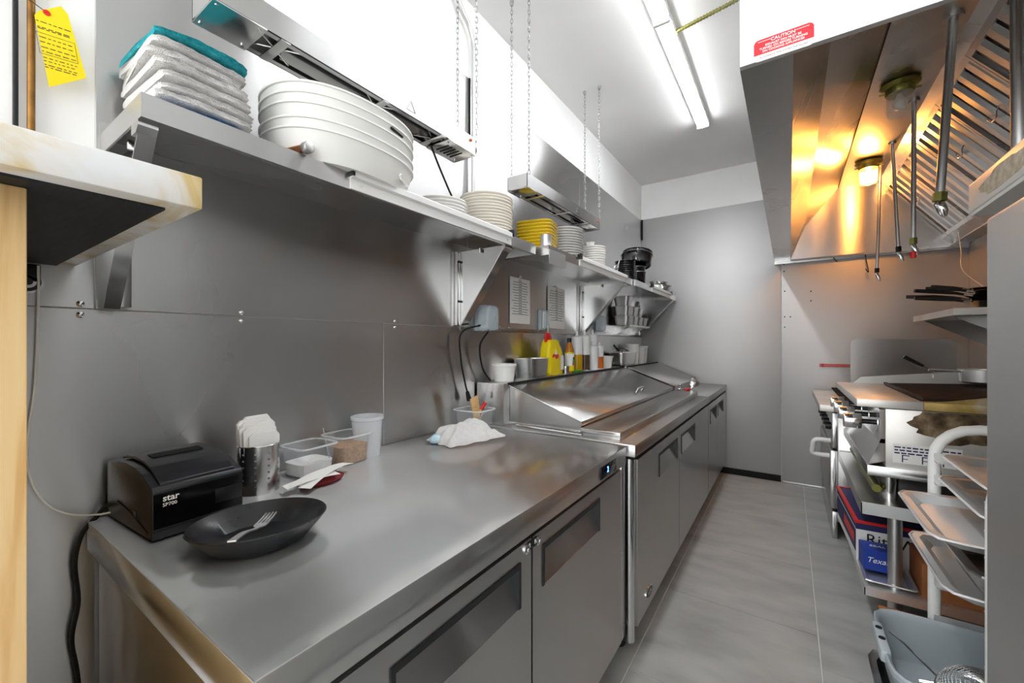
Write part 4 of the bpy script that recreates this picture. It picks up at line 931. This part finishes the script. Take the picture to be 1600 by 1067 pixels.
# container of tools
cc = (.115, 1.585, TZ)
clear_tub(cc, .135, .15, .10, 'clear plastic container of kitchen tools beside the sloped lid', None, 0, R(2))
tag(MB().prism([(-.022, 0), (.022, 0), (.03, .16), (-.03, .16)], 'y', -.003, .003).xf(Matrix.Translation((.13, 1.60, TZ + .006)) @ Matrix.Rotation(R(-90), 4, 'Z') @ Matrix.Rotation(R(14), 4, 'Y')).build('wooden_spatula', 'wood_tool', loc=cc, bevel=.002), 'pale wooden spatula standing in the clear tool container', 'spatula')
t = thing('brush', 'brush with a red ferrule standing in the clear tool container', 'brush', cc)
a, b = Vector((.11, 1.55, TZ + .008)), Vector((.15, 1.63, TZ + .13))
MB().tube([a, b], .005, 8).build('handle', 'wood_tool', t); MB().tube([a.lerp(b, .72), a.lerp(b, .98)], .0085, 10).build('ferrule', 'red', t)
tag(MB().tube([Vector((.14, 1.54, TZ + .008)), Vector((.165, 1.635, TZ + .12))], .003, 8).build('steel_tongs', 'chrome', loc=cc), 'thin steel tongs leaning in the clear tool container', 'tongs')

# ================================================================== ON THE TOWEL AND PLATE SHELVES
SHZ = 1.8505
WORD = ['lowest', 'second', 'third', 'fourth', 'fifth', 'sixth', 'seventh', 'eighth', 'ninth', 'tenth', 'eleventh', 'twelfth', 'thirteenth']
def towel(z, h, dx, dy, rz, mt, label, edge=None, w=.27, l=.18, droop=.02):
    """folded terry towel: rounded slab with a rolled fold along the front and a fold line between its layers"""
    m_ = MB(); na, nb = 44, 28; rows = []
    prof = [(math.cos(a), math.sin(a)) for a in [2 * math.pi * k / nb for k in range(nb)]]
    for i in range(na + 1):
        y = -l / 2 + l * i / na; ring = []
        ends = 1 - .08 * abs(2 * i / na - 1) ** 6
        for cx_, sz_ in prof:
            x = math.copysign(abs(cx_) ** .35, cx_) * w / 2 * ends; zz = math.copysign(abs(sz_) ** .7, sz_) * h / 2
            if cx_ > .93: x -= .012 * (1 - abs(sz_)) 
            ring.append(Vector((x, y, zz + h / 2)))
        rows.append(ring)
    vs = [v for r_ in rows for v in r_]
    for v in vs:
        q = v * 9 + Vector((z * 50, 0, 0)); v.z += noise.noise(q) * h * .16 ; v.z += noise.noise(v * 45 + Vector((z * 90, 0, 0))) * h * .13; v.x += noise.noise(q + Vector((5, 5, 5))) * .012 + noise.noise(v * 60) * .004; v.y += noise.noise(q + Vector((9, 1, 5))) * .012
        v.z -= droop * max(0, (-v.y - l * .18) / l) ** 1.2 * 2
    fs = [(i * nb + k, i * nb + (k + 1) % nb, (i + 1) * nb + (k + 1) % nb, (i + 1) * nb + k) for i in range(na) for k in range(nb)] + [tuple(range(nb))[::-1], tuple(na * nb + k for k in range(nb))]
    m_.add(vs, fs).xf(Matrix.Translation((.165 + dx, .395 + dy, z)) @ Matrix.Rotation(rz, 4, 'Z'))
    o = m_.build('towel', mt, loc=(.165 + dx, .395 + dy, z), smooth=80); return tag(o, label, 'towel', 'folded towels on the wall shelf')
zz = SHZ + .004
for k in range(8):
    h = .021 if k not in (0, 7) else .017
    mt = 'towel_blue' if k == 0 else 'towel_teal' if k == 7 else ('towel')
    lb = ('blue folded towel at the bottom of the towel stack' if k == 0 else 'teal folded towel on top of the towel stack' if k == 7 else WORD[k] + ' white folded towel from the bottom of the towel stack')
    towel(zz, h, random.uniform(-.008, .008) - k * .003, random.uniform(-.008, .008), R(random.uniform(-3, 3)), mt, lb, droop=.0 if k < 2 else .012, l=.17 if k == 0 else .185); zz += h + .0035
# nested white trays
tc = Vector((.205, .80, SHZ))
for k in range(5):
    z = .028 * k + (.012 if k > 1 else 0)
    t = thing('oval_tray', WORD[k] + ' white plastic oval tray from the bottom of its stack on the shelf' if k else 'lowest white plastic oval tray with molded grips, touching the shelf', 'tray', tc + Vector((0, 0, z)), 'nested oval trays on the wall shelf')
    MB().lathe([(.86, 0), (.93, .03), (.99, .070), (1.0, .074), (1.02, .075), (1.02, .08), (.985, .079), (.96, .05), (.84, .005), (.01, .004), (.01, 0), (.86, 0)], tc + Vector((0, 0, z)), n=72, sx=.175, sy=.235, p=2.3, close=False).build('dish', 'white_plastic', t)
    if k == 3:
        a = R(20); q = tc + Vector((.175 * 1.0 * math.cos(a) + .002, .235 * 1.0 * math.sin(a), z + .066))
        tn = Vector((-.175 * math.sin(a), .235 * math.cos(a), 0)).normalized(); MB().tube([q - tn * .03, q + tn * .03], .0045, 6).build('dark_mark', 'black_plastic', t)
    if k in (0, 2):
        a = R(38); e = Vector((.175 * .965 * math.cos(a), .235 * .965 * math.sin(a), .035)); q = tc + Vector((0, 0, z)) + e; tn = Vector((-.175 * math.sin(a), .235 * math.cos(a), 0)).normalized()
        MB().tube([q + tn * u + Vector((0, 0, v)) for u, v in ((-.04, 0), (-.035, .008), (.035, .008), (.04, 0), (.035, -.008), (-.035, -.008))], .003, 6, closed=True).build('grip', 'white_plastic', t)
t = thing('wooden_roller', 'wooden handle with a steel end cap lying on the shelf by the oval trays', 'roller', (.33, .60, SHZ))
a = PX(478, 228, x=.33); a.z = SHZ + .016; 
MB().cyl((.24, a.y - .02, a.z), (.325, a.y, a.z), .011, n=18).build('handle', 'copper', t); MB().cyl((.325, a.y, a.z), (.345, a.y + .003, a.z), .0155, n=22).build('end_cap', 'galvanised', t, bevel=.002)
# plates
def plate_stack(kind, label, c, r, n, pitch, mt, grp, p=2.0, rot=0, rimmat=None, h=.022, first=0):
    src = None
    for k in range(n):
        lb = (WORD[k] if k else 'lowest') + ' ' + label + ' from the bottom of its stack' if k else 'lowest ' + label + ' of its stack'
        if k == n - 1: lb = 'topmost ' + label + ' of its stack'
        loc = Vector(c) + Vector((random.uniform(-.002, .002), random.uniform(-.002, .002), k * pitch))
        if src is None:
            src = thing(kind, lb, 'plate', loc, grp)
            MB().lathe([(.62, 0), (.80, .003), (.88, h - .012), (.985, h - .006), (1.0, h - .003), (.995, h), (.97, h + .0008), (.86, h - .006), (.64, .006), (.01, .005), (.01, 0), (.62, 0)], loc, n=48, sx=r, sy=r, p=p, rot=rot, close=False).build('dish', mt, src)
            if rimmat: MB().lathe([(.965, h - .002), (1.004, h - .003), (1.007, h), (.99, h + .0018), (.965, h + .0005)], loc, n=48, sx=r, sy=r, p=p, rot=rot, close=False).build('rim', rimmat, src)
        else: dup(src, loc, label=lb)
plate_stack('white_plate', 'white plate beside the cream plates', (.165, 1.295, SHZ), .115, 6, .0135, 'white_ceramic', 'white plates on the towel shelf')
plate_stack('cream_plate', 'cream dinner plate', (.175, 1.60, SHZ), .130, 13, .0142, 'cream_ceramic', 'cream dinner plates on the shelf')
plate_stack('yellow_plate', 'yellow square plate', (.195, 2.065, SHZ), .107, 9, .0185, 'yellow_ceramic', 'yellow square plates on the shelf', p=5, rot=R(14), h=.03)
plate_stack('dark_rim_plate', 'white plate with dark rim', (.20, 2.40, SHZ), .122, 13, .0165, 'white_ceramic', 'dark rimmed plates on the shelf', rimmat='dark_rim')
plate_stack('side_plate', 'small white side plate', (.215, 2.83, SHZ), .095, 11, .0165, 'white_ceramic', 'small side plates on the shelf')
c = (.20, 2.82, SHZ + 10 * .0165 + .024); tag(MB().lathe([(.022, 0), (.03, .035), (.034, .038), (.03, .036), (.02, .004), (.001, .003)], c, n=24, close=False).build('small_bowl', 'white_ceramic', loc=c), 'small white ramekin on top of the side plates', 'bowl')
t = thing('tin_can', 'small ribbed tin standing on the shelf corner before the yellow plates', 'tin', (.335, 1.925, SHZ)); c = Vector((.335, 1.915, SHZ))
MB().lathe([(.03, 0), (.03, .012), (.029, .016), (.03, .02), (.029, .024), (.03, .028), (.03, .062), (.031, .064), (.028, .064), (.027, .004), (.001, .003)], c, n=28, close=False).build('can', 'aluminium', t)
# black crockery
plate_stack('black_bowl', 'small black bowl', (.25, 3.44, SHZ), .085, 10, .0172, 'black_enamel', 'small black bowls on the shelf', h=.03)
def pot(c, r, h, label, rot=None, handles=True):
    t = thing('black_pot', label, 'pot', c, 'black enamel pots on the shelf'); M = Matrix.Translation(c) @ (rot or Matrix.Identity(4))
    MB().lathe([(.9 * r, 0), (r * .97, .008), (r, h * .9), (r * 1.05, h), (r * 1.02, h + .003), (r * .97, h), (r * .93, .008), (.001, .006)], n=36, close=False).xf(M).build('bowl', 'black_enamel', t)
    MB().tube([(r * 1.045 * math.cos(2 * math.pi * k / 36), r * 1.045 * math.sin(2 * math.pi * k / 36), h + .002) for k in range(36)], .0022, 5, closed=True).xf(M).build('rim', 'galvanised', t)
    if handles:
        for s in (-1, 1): MB().tube([(s * r * .3, -r * .95, h * .8), (s * r * .28, -r * 1.25, h * .82), (-s * r * .28, -r * 1.25, h * .82), (-s * r * .3, -r * .95, h * .8)] if s > 0 else [(r * .3, r * .95, h * .8), (r * .28, r * 1.25, h * .82), (-r * .28, r * 1.25, h * .82), (-r * .3, r * .95, h * .8)], .006, 8).xf(M).build('handle', 'black_enamel', t)
pot((.25, 3.74, SHZ), .085, .13, 'black enamel pot standing on the shelf under the other pots')
pot((.25, 3.74, SHZ + .137), .083, .04, 'black enamel pot second from the shelf in the pile', handles=False)
pot((.25, 3.745, SHZ + .195), .135, .095, 'wide black pot tilted on the pile with its handle toward the back wall', Matrix.Rotation(R(-13), 4, 'X'))
pot((.25, 3.775, SHZ + .262), .125, .06, 'wide black pan tilted on top of the pot pile', Matrix.Rotation(R(-13), 4, 'X'), handles=False)
t = thing('wire_skimmer', 'tangled wire skimmer lying between the side plates and black bowls', 'skimmer', (.3, 3.05, SHZ)); c = Vector((.30, 3.07, SHZ + .055))
for k in range(5):
    a = random.uniform(0, 3); MB().tube([c + Vector((.03 * math.cos(u) * math.cos(a), .035 * math.sin(u) + .008 * k - .02, .040 * math.cos(u) * math.sin(a + .8))) for u in [2 * math.pi * j / 16 for j in range(16)]], .002, 5, closed=True).build('loop', 'chrome', t)
MB().tube(curve3([c + Vector((0, .03, -.03)), c + Vector((.0, .05, .03)), c + Vector((0, .09, .09))]), .0025, 6).build('handle', 'white_metal', t)
for k, (c, r, h, ang, lb) in enumerate((((.27, 4.50, SHZ + .004), .105, .095, 8, 'steel mixing bowl standing on the far shelf'), ((.255, 4.48, SHZ + .062), .09, .07, 4, 'smaller steel mixing bowl nested in the other on the far shelf'))):
    tag(MB().lathe([(.45 * r, 0), (.8 * r, h * .35), (r, h), (r * 1.06, h + .001), (r * 1.06, h + .004), (r * .98, h + .002), (.77 * r, h * .36), (.42 * r, .004), (.001, .003)], n=40, close=False).xf(Matrix.Translation(c) @ Matrix.Rotation(R(ang), 4, 'Y')).build('mixing_bowl', 'pan_steel', loc=c), lb, 'bowl', 'steel bowls on the far shelf')
tag(bx(.26, .36, 4.10, 4.22, SHZ, SHZ + .06).build('napkin_pack', 'paper', loc=(.3, 4.16, SHZ), bevel=.008), 'white paper pack on the far shelf beside the bowls', 'pack')

# ================================================================== WALL BETWEEN SHELF AND COUNTER
for (y0, y1, z0, z1, rz, lb, seed) in ((2.045, 2.275, 1.462, 1.745, 0, 'long white printed sheet taped to the wall next to the first outlet', 3), (2.515, 2.775, 1.445, 1.74, 0, 'white printed sheet taped to the wall behind the second outlet', 5)):
    t = thing('printed_sheet', lb, 'paper', (.012, (y0 + y1) / 2, z0), 'printed sheets on the steel wall')
    bx(.0125, .0135, y0, y1, z0, z1).xf(Matrix.Translation((0, 0, 0))).build('sheet', 'paper', t)
    random.seed(seed); pr = MB(); n = 13; ym = (y0 + y1) / 2
    for k in range(n):
        z = z1 - .03 - k * (z1 - z0 - .07) / n; w = (y1 - y0) * random.uniform(.3, .42)
        pr.box(.0135, .0138, ym - w, ym + w, z, z + .0028); pr.box(.0135, .0138, ym - .018, ym + .018, z + .007, z + .0105)
    pr.build('printing', 'print_ink', t, smooth=0)
    bx(.0136, .0142, ym - .014, ym + .014, z1 - .02, z1 + .016).build('tape', 'clear_white', t)
p = PX(915, 452, x=.012)
tag(bx(.0125, .0135, 3.16, 3.36, 1.50, 1.70).build('printed_sheet', 'print_grey', loc=(.013, 3.26, 1.5)), 'grey sheet on the wall beside the far bracket', 'paper', 'printed sheets on the steel wall')  # third sheet, one plain grey with no print lines
def outlet(y, z, label, opened):
    t = thing('outlet', label, 'outlet', (.006, y, z), 'weatherproof outlets on the steel wall')
    bx(.006, .032, y - .05, y + .05, z - .07, z + .07).build('box', 'bus_grey', t, bevel=.006)
    bx(.032, .036, y - .034, y + .034, z - .055, z + .055).build('face', 'white_plastic', t, bevel=.002)
    for dz in (.024, -.024): bx(.036, .0375, y - .012, y + .012, z + dz - .012, z + dz + .012).build('socket', 'black_plastic', t)
    cov = MB().lathe([(1, 0), (.99, .04), (.9, .062), (.7, .07), (.01, .071), (.01, .068), (.69, .067), (.88, .059), (.96, .04), (.97, 0), (1, 0)], n=40, sx=.072, sy=.054, p=6, close=False)
    M0 = Matrix.Translation((.034, y, z)) @ Matrix.Rotation(R(90), 4, 'Y')
    if opened: M0 = Matrix.Translation((.036, y + .052, z)) @ Matrix.Rotation(R(opened), 4, 'Z') @ Matrix.Translation((0, -.052, 0)) @ Matrix.Rotation(R(90), 4, 'Y')
    cov.xf(M0).build('clear_cover', 'clear_cover', t)
outlet(1.765, 1.475, 'wall outlet with a clear bubble cover closed over two black plugs', 0)
outlet(2.44, 1.497, 'wall outlet with its clear cover swung open between the printed sheets', -75)
outlet(3.43, 1.512, 'wall outlet with a clear cover beside the far bracket', -40)
t = thing('power_cord', 'black cord with a loose plug dangling from the first outlet', 'cord', (.04, 1.7, 1.2))
pts = curve3([(.05, 1.735, 1.44), PX(721, 520, x=.045), PX(720, 560, x=.04), PX(726, 595, x=.04), PX(730, 612, x=.04)])
MB().tube(pts, .0045, 8).build('cable', 'black_rubber', t); q = pts[-1]
MB().cyl(q, q + Vector((.004, .012, -.045)), .009, .014, n=14).build('plug', 'black_rubber', t)
for s in (-1, 1): MB().tube([q + Vector((.004, .014 + s * .005, -.045)), q + Vector((.004, .018 + s * .005, -.062))], .0018, 6).build('prong', 'chrome', t)
tag(MB().tube(curve3([(.055, 1.78, 1.41), PX(750, 540, x=.05), PX(754, 575, x=.045), (.05, 1.80, 1.135)]), .005, 8).build('power_cord', 'black_rubber', loc=(.05, 1.8, 1.2)), 'short black cord from the first outlet down to the prep refrigerator ledge', 'cord')
tag(MB().tube(curve3([(.05, 2.45, 1.46), (.055, 2.44, 1.41), (.06, 2.43, 1.36), (.05, 2.40, 1.30)]), .003, 8).build('power_cord', 'white_plastic', loc=(.05, 2.43, 1.3)), 'white cord hanging from the open outlet behind the yellow bag', 'cord')
# small wall rack of steel inserts
t = thing('insert_rack', 'short steel wall ledge carrying the stacked small inserts', 'rack', (.08, 4.1, 1.5))
bx(.006, .19, 3.74, 4.42, 1.497, 1.505).build('ledge', 'steel', t); bx(.186, .19, 3.74, 4.42, 1.505, 1.512).build('lip', 'steel', t)
for y in (3.84, 4.32): MB().prism([(.006, 1.497), (.17, 1.497), (.02, 1.42), (.006, 1.42)], 'y', y, y + .004).build('bracket', 'steel', t)
src = None
steel('insert_steel', SLO, SHI, .40, 'y', aniso=.3)
spots = [(3.83, 0, 'lower', 'first'), (3.83, 1, 'middle', 'first'), (3.83, 2, 'upper', 'first'), (4.0, 0, 'lower', 'second'), (4.0, 1, 'upper', 'second'), (4.165, 0, 'lower', 'third'), (4.165, 1, 'upper', 'third'), (4.33, 0, 'only', 'fourth')]
for y, lv, a_, b_ in spots:
    loc = Vector((.10, y, 1.5056 + lv * .092)); lb = a_ + ' small steel insert in the ' + b_ + ' stack along the wall ledge'
    if src is None:
        src = tag(MB().lathe([(1.0, .09), (1.12, .089), (1.12, .0915), (.98, .0915), (.76, .003), (.01, .003), (.01, 0), (.79, 0), (1.0, .09)], loc, n=36, sx=.076, sy=.072, p=7, close=False).build('steel_insert', 'insert_steel', loc=loc), lb, 'insert', 'small steel inserts on the wall ledge')
    else: dup(src, loc, label=lb)

# ================================================================== ON THE PREP LEDGE
LZ = 1.1305
def round_tub(c, r, h, label, body='white_plastic', fill=None, name='plastic_tub', cat='tub'):
    c = Vector(c); t = thing(name, label, cat, c)
    MB().lathe([(.8 * r, 0), (.97 * r, h - .012), (1.04 * r, h - .011), (1.04 * r, h), (.98 * r, h), (.94 * r, h - .012), (.78 * r, .003), (.001, .003)], c, n=36, close=False).build('tub', body, t)
    if fill: MB().lathe([(.815 * r, .008), (.858 * r, h * .38)], c, n=36, close=False).build('speckled_band', fill, t)
    return t
round_tub((.10, 1.86, LZ), .067, .095, 'white plastic tub with dark specks on the prep ledge', fill='seeds')
def pan(c, sx, sy, h, label, name='steel_pan', p=7):
    o = MB().lathe([(1.0, h), (1.1, h - .001), (1.1, h + .002), (.97, h + .002), (.86, .003), (.01, .003), (.01, 0), (.9, 0), (1.0, h)], c, n=44, sx=sx, sy=sy, p=p, close=False).build(name, 'pan_steel', loc=c); return tag(o, label, 'pan')
pan((.10, 2.15, LZ), .075, .10, .115, 'steel insert pan between the white tub and yellow bag')
# yellow bag with red clip and printed emblem
c = Vector((.11, 2.375, LZ)); t = thing('yellow_bag', 'yellow food bag closed with a red clip on the prep ledge', 'bag', c)
b = MB().lathe([(.80, 0), (1, .02), (1.0, .10), (.97, .17), (.80, .21), (.62, .232)], c, n=36, sx=.045, sy=.085, p=4.5); lattice_noise(b, .009, 26).build('bag', 'yellow', t)
lattice_noise(MB().lathe([(.5, 0), (.62, .03), (.4, .062)], c + Vector((.0, -.035, .215)), n=24, sx=.03, sy=.065), .005, 30).build('red_clip', 'red', t)
em = MB().lathe([(1, 0), (.9, .002), (.01, .003)], n=24, sx=.02, sy=.045).xf(Matrix.Translation(c + Vector((.0445, -.01, .125))) @ Matrix.Rotation(R(90), 4, 'Y')); em.build('emblem', 'sticker_red', t)
em = MB().prism([(-.018, 0), (.018, 0), (0, .035)], 'x', 0, .002).xf(Matrix.Translation(c + Vector((.046, -.01, .135)))); em.build('emblem_peak', 'paper', t)
c = Vector((.10, 2.485, LZ)); t = thing('yellow_jug', 'yellow bottle with a white label and wire loop beside the yellow bag', 'bottle', c)
MB().lathe([(.9, 0), (1, .01), (1, .14), (.75, .175), (.4, .2), (.36, .225), (.01, .226)], c, n=30, sx=.033, sy=.042, p=3).build('bottle', 'yellow', t)
bx(c.x + .03, c.x + .0345, c.y - .01, c.y + .035, c.z + .03, c.z + .125).build('label_patch', 'paper', t)
MB().tube([c + Vector((.02, .04 + .022 * math.sin(u), .075 - .03 * math.cos(u))) for u in [k * .4 for k in range(8)]], .0018, 6).build('wire_loop', 'chrome', t)
round_tub((.12, 2.575, LZ), .026, .048, 'small steel cup next to the yellow bottle', 'pan_steel', name='steel_cup', cat='cup')
c = Vector((.11, 2.655, LZ)); t = thing('sauce_bottle', 'amber sauce bottle with a black cap and picture label', 'bottle', c)
MB().lathe([(.03, 0), (.033, .006), (.033, .15), (.026, .18), (.016, .205), (.014, .225), (.001, .226)], c, n=28).build('glass', 'amber', t)
MB().lathe([(.0165, .215), (.0165, .245), (.001, .246)], c, n=20).build('cap', 'black_plastic', t)
MB().lathe([(.0336, .012), (.0336, .145)], c, n=28, close=False).build('label_yellow', 'yellow', t)
MB().lathe([(.0339, .05), (.0339, .135)], c, n=28, close=False).build('label_white', 'paper', t)
for dz, mt, w in ((.08, 'green', .02), (.062, 'orange_sauce', .024), (.10, 'soy', .015)): MB().lathe([(1, 0), (.01, .001)], n=18, sx=.012, sy=w).xf(Matrix.Translation(c + Vector((.0337, .004, dz))) @ Matrix.Rotation(R(90), 4, 'Y')).build('label_picture', mt, t)
c = Vector((.155, 2.70, LZ)); t = thing('green_dish', 'small green plastic dish in front of the sauce bottle', 'dish', c)
MB().lathe([(.7, 0), (1, .012), (1.02, .013), (.9, .008), (.01, .004)], c, n=28, sx=.028, sy=.06, close=False).build('dish', 'green', t)
def squeeze(c, r, h, fill, fh, label):
    c = Vector(c); t = thing('squeeze_bottle', label, 'bottle', c, 'squeeze bottles on the prep ledge')
    MB().lathe([(r * .96, 0), (r, .006), (r, h * .72), (r * .92, h * .76), (r * .9, h * .78)], c, n=30).build('bottle', 'squeeze', t)
    if fill: MB().lathe([(r * 1.004, .005), (r * 1.004, fh)], c, n=30, close=False).build('sauce', fill, t)
    MB().lathe([(r * .98, h * .77), (r * .98, h * .85), (r * .7, h * .87), (r * .26, h * .88), (r * .2, h * .97), (r * .09, h), (.001, h)], c, n=26).build('nozzle_cap', 'squeeze', t)
squeeze((.10, 2.80, LZ), .042, .30, 'oil', .125, 'squeeze bottle half full of yellow oil')
squeeze((.105, 2.93, LZ), .040, .31, 'soy', .12, 'squeeze bottle of dark brown sauce beside the oil')
squeeze((.125, 3.04, LZ), .042, .22, None, 0, 'short squeeze bottle of white sauce')
squeeze((.09, 3.12, LZ), .038, .32, None, 0, 'tall pale squeeze bottle behind the white sauce')
squeeze((.13, 3.165, LZ), .034, .22, 'orange_sauce', .10, 'squeeze bottle of orange sauce')
round_tub((.10, 3.345, LZ), .075, .10, 'plain white plastic tub beside the orange sauce bottle')
pan((.10, 3.82, LZ), .078, .20, .12, 'long steel pan holding a wire basket on the far ledge')
t = thing('wire_basket', 'oval wire mesh basket resting in the long steel pan', 'basket', (.10, 3.80, LZ + .1)); w = MB()
for k in range(22):
    a = math.pi * k / 22; w.tube([(.10 + .065 * math.sin(u) * math.cos(a), 3.78 + .13 * math.sin(u) * math.sin(a), LZ + .124 + .045 * math.cos(u)) for u in [(-1 + j / 5) * 1.5 for j in range(11)]], .0014, 3)
for k in range(1, 8):
    u = k / 8 * 1.55; w.tube([(.10 + .065 * math.sin(u) * math.cos(2 * math.pi * j / 22), 3.78 + .13 * math.sin(u) * math.sin(2 * math.pi * j / 22), LZ + .124 + .045 * math.cos(u)) for j in range(22)], .0014, 3, closed=True)
w.build('mesh', 'chrome', t)
MB().tube([(.12, 3.66, LZ + .14), (.10, 3.58, LZ + .19)], .008, 8).build('handle', 'black_plastic', t)
round_tub((.10, 4.10, LZ), .072, .20, 'tall white tub behind the wire basket')
c = Vector((.13, 4.27, LZ)); t = thing('deli_cup', 'clear deli cup of orange relish on the far ledge', 'cup', c)
MB().lathe([(.045, 0), (.055, .15), (.058, .152), (.058, .162), (.053, .16), (.043, .003), (.001, .003)], c, n=30, close=False).build('cup', 'cup_plastic', t)
noise_mat('relish', [(.35, 'c98a2e'), (.6, 'dba94f'), (.75, 'a85a22')], 60, .7); MB().lathe([(.001, .004), (.043, .004), (.048, .08), (.001, .084)], c, n=30, close=False).build('relish', 'relish', t)
c = Vector((.10, 4.42, LZ)); o = MB().lathe([(.05, 0), (.062, .165), (.066, .167), (.066, .178), (.06, .176), (.048, .003), (.001, .003)], c, n=30, close=False).build('deli_cup', 'clear_white', loc=c); tag(o, 'white ribbed cup nearest the back wall on the far ledge', 'cup')
tag(bx(.195, .26, 3.62, 3.70, 1.121, 1.132).xf(Matrix.Translation((-.085, -.02, .0105))).build('black_tray', 'black_plastic', loc=(.15, 3.6, LZ), bevel=.003), 'small flat black tray beside the long steel pan', 'tray')
t = thing('ladle', 'steel ladle with a red grip lying on the far prep refrigerator', 'ladle', (.68, 3.95, TZ)); c = Vector((.70, 4.06, TZ + .062))
MB().lathe([(.001, 0), (.5, .006), (.85, .03), (1, .055), (.97, .055), (.82, .033), (.001, .005)], n=30, sx=.052, sy=.052, close=False).xf(Matrix.Translation(c + Vector((0, 0, 0))) @ Matrix.Rotation(R(-75), 4, 'Y') @ Matrix.Rotation(R(40), 4, 'X') @ Matrix.Translation((0, 0, -.03))).build('bowl', 'pan_steel', t)
MB().tube(curve3([c + Vector((-.02, -.02, -.045)), c + Vector((-.05, -.18, -.052)), c + Vector((-.07, -.30, -.03))]), .005, 8).build('handle', 'chrome', t)
MB().tube([c + Vector((-.035, -.10, -.049)), c + Vector((-.05, -.19, -.05))], .011, 10).build('grip', 'red', t)
MB().tube([c + Vector((-.075 + .016 * math.cos(u), -.31, -.012 + .02 * math.sin(u))) for u in [k * math.pi / 5 for k in range(10)]], .0025, 6, closed=True).build('hook', 'chrome', t)
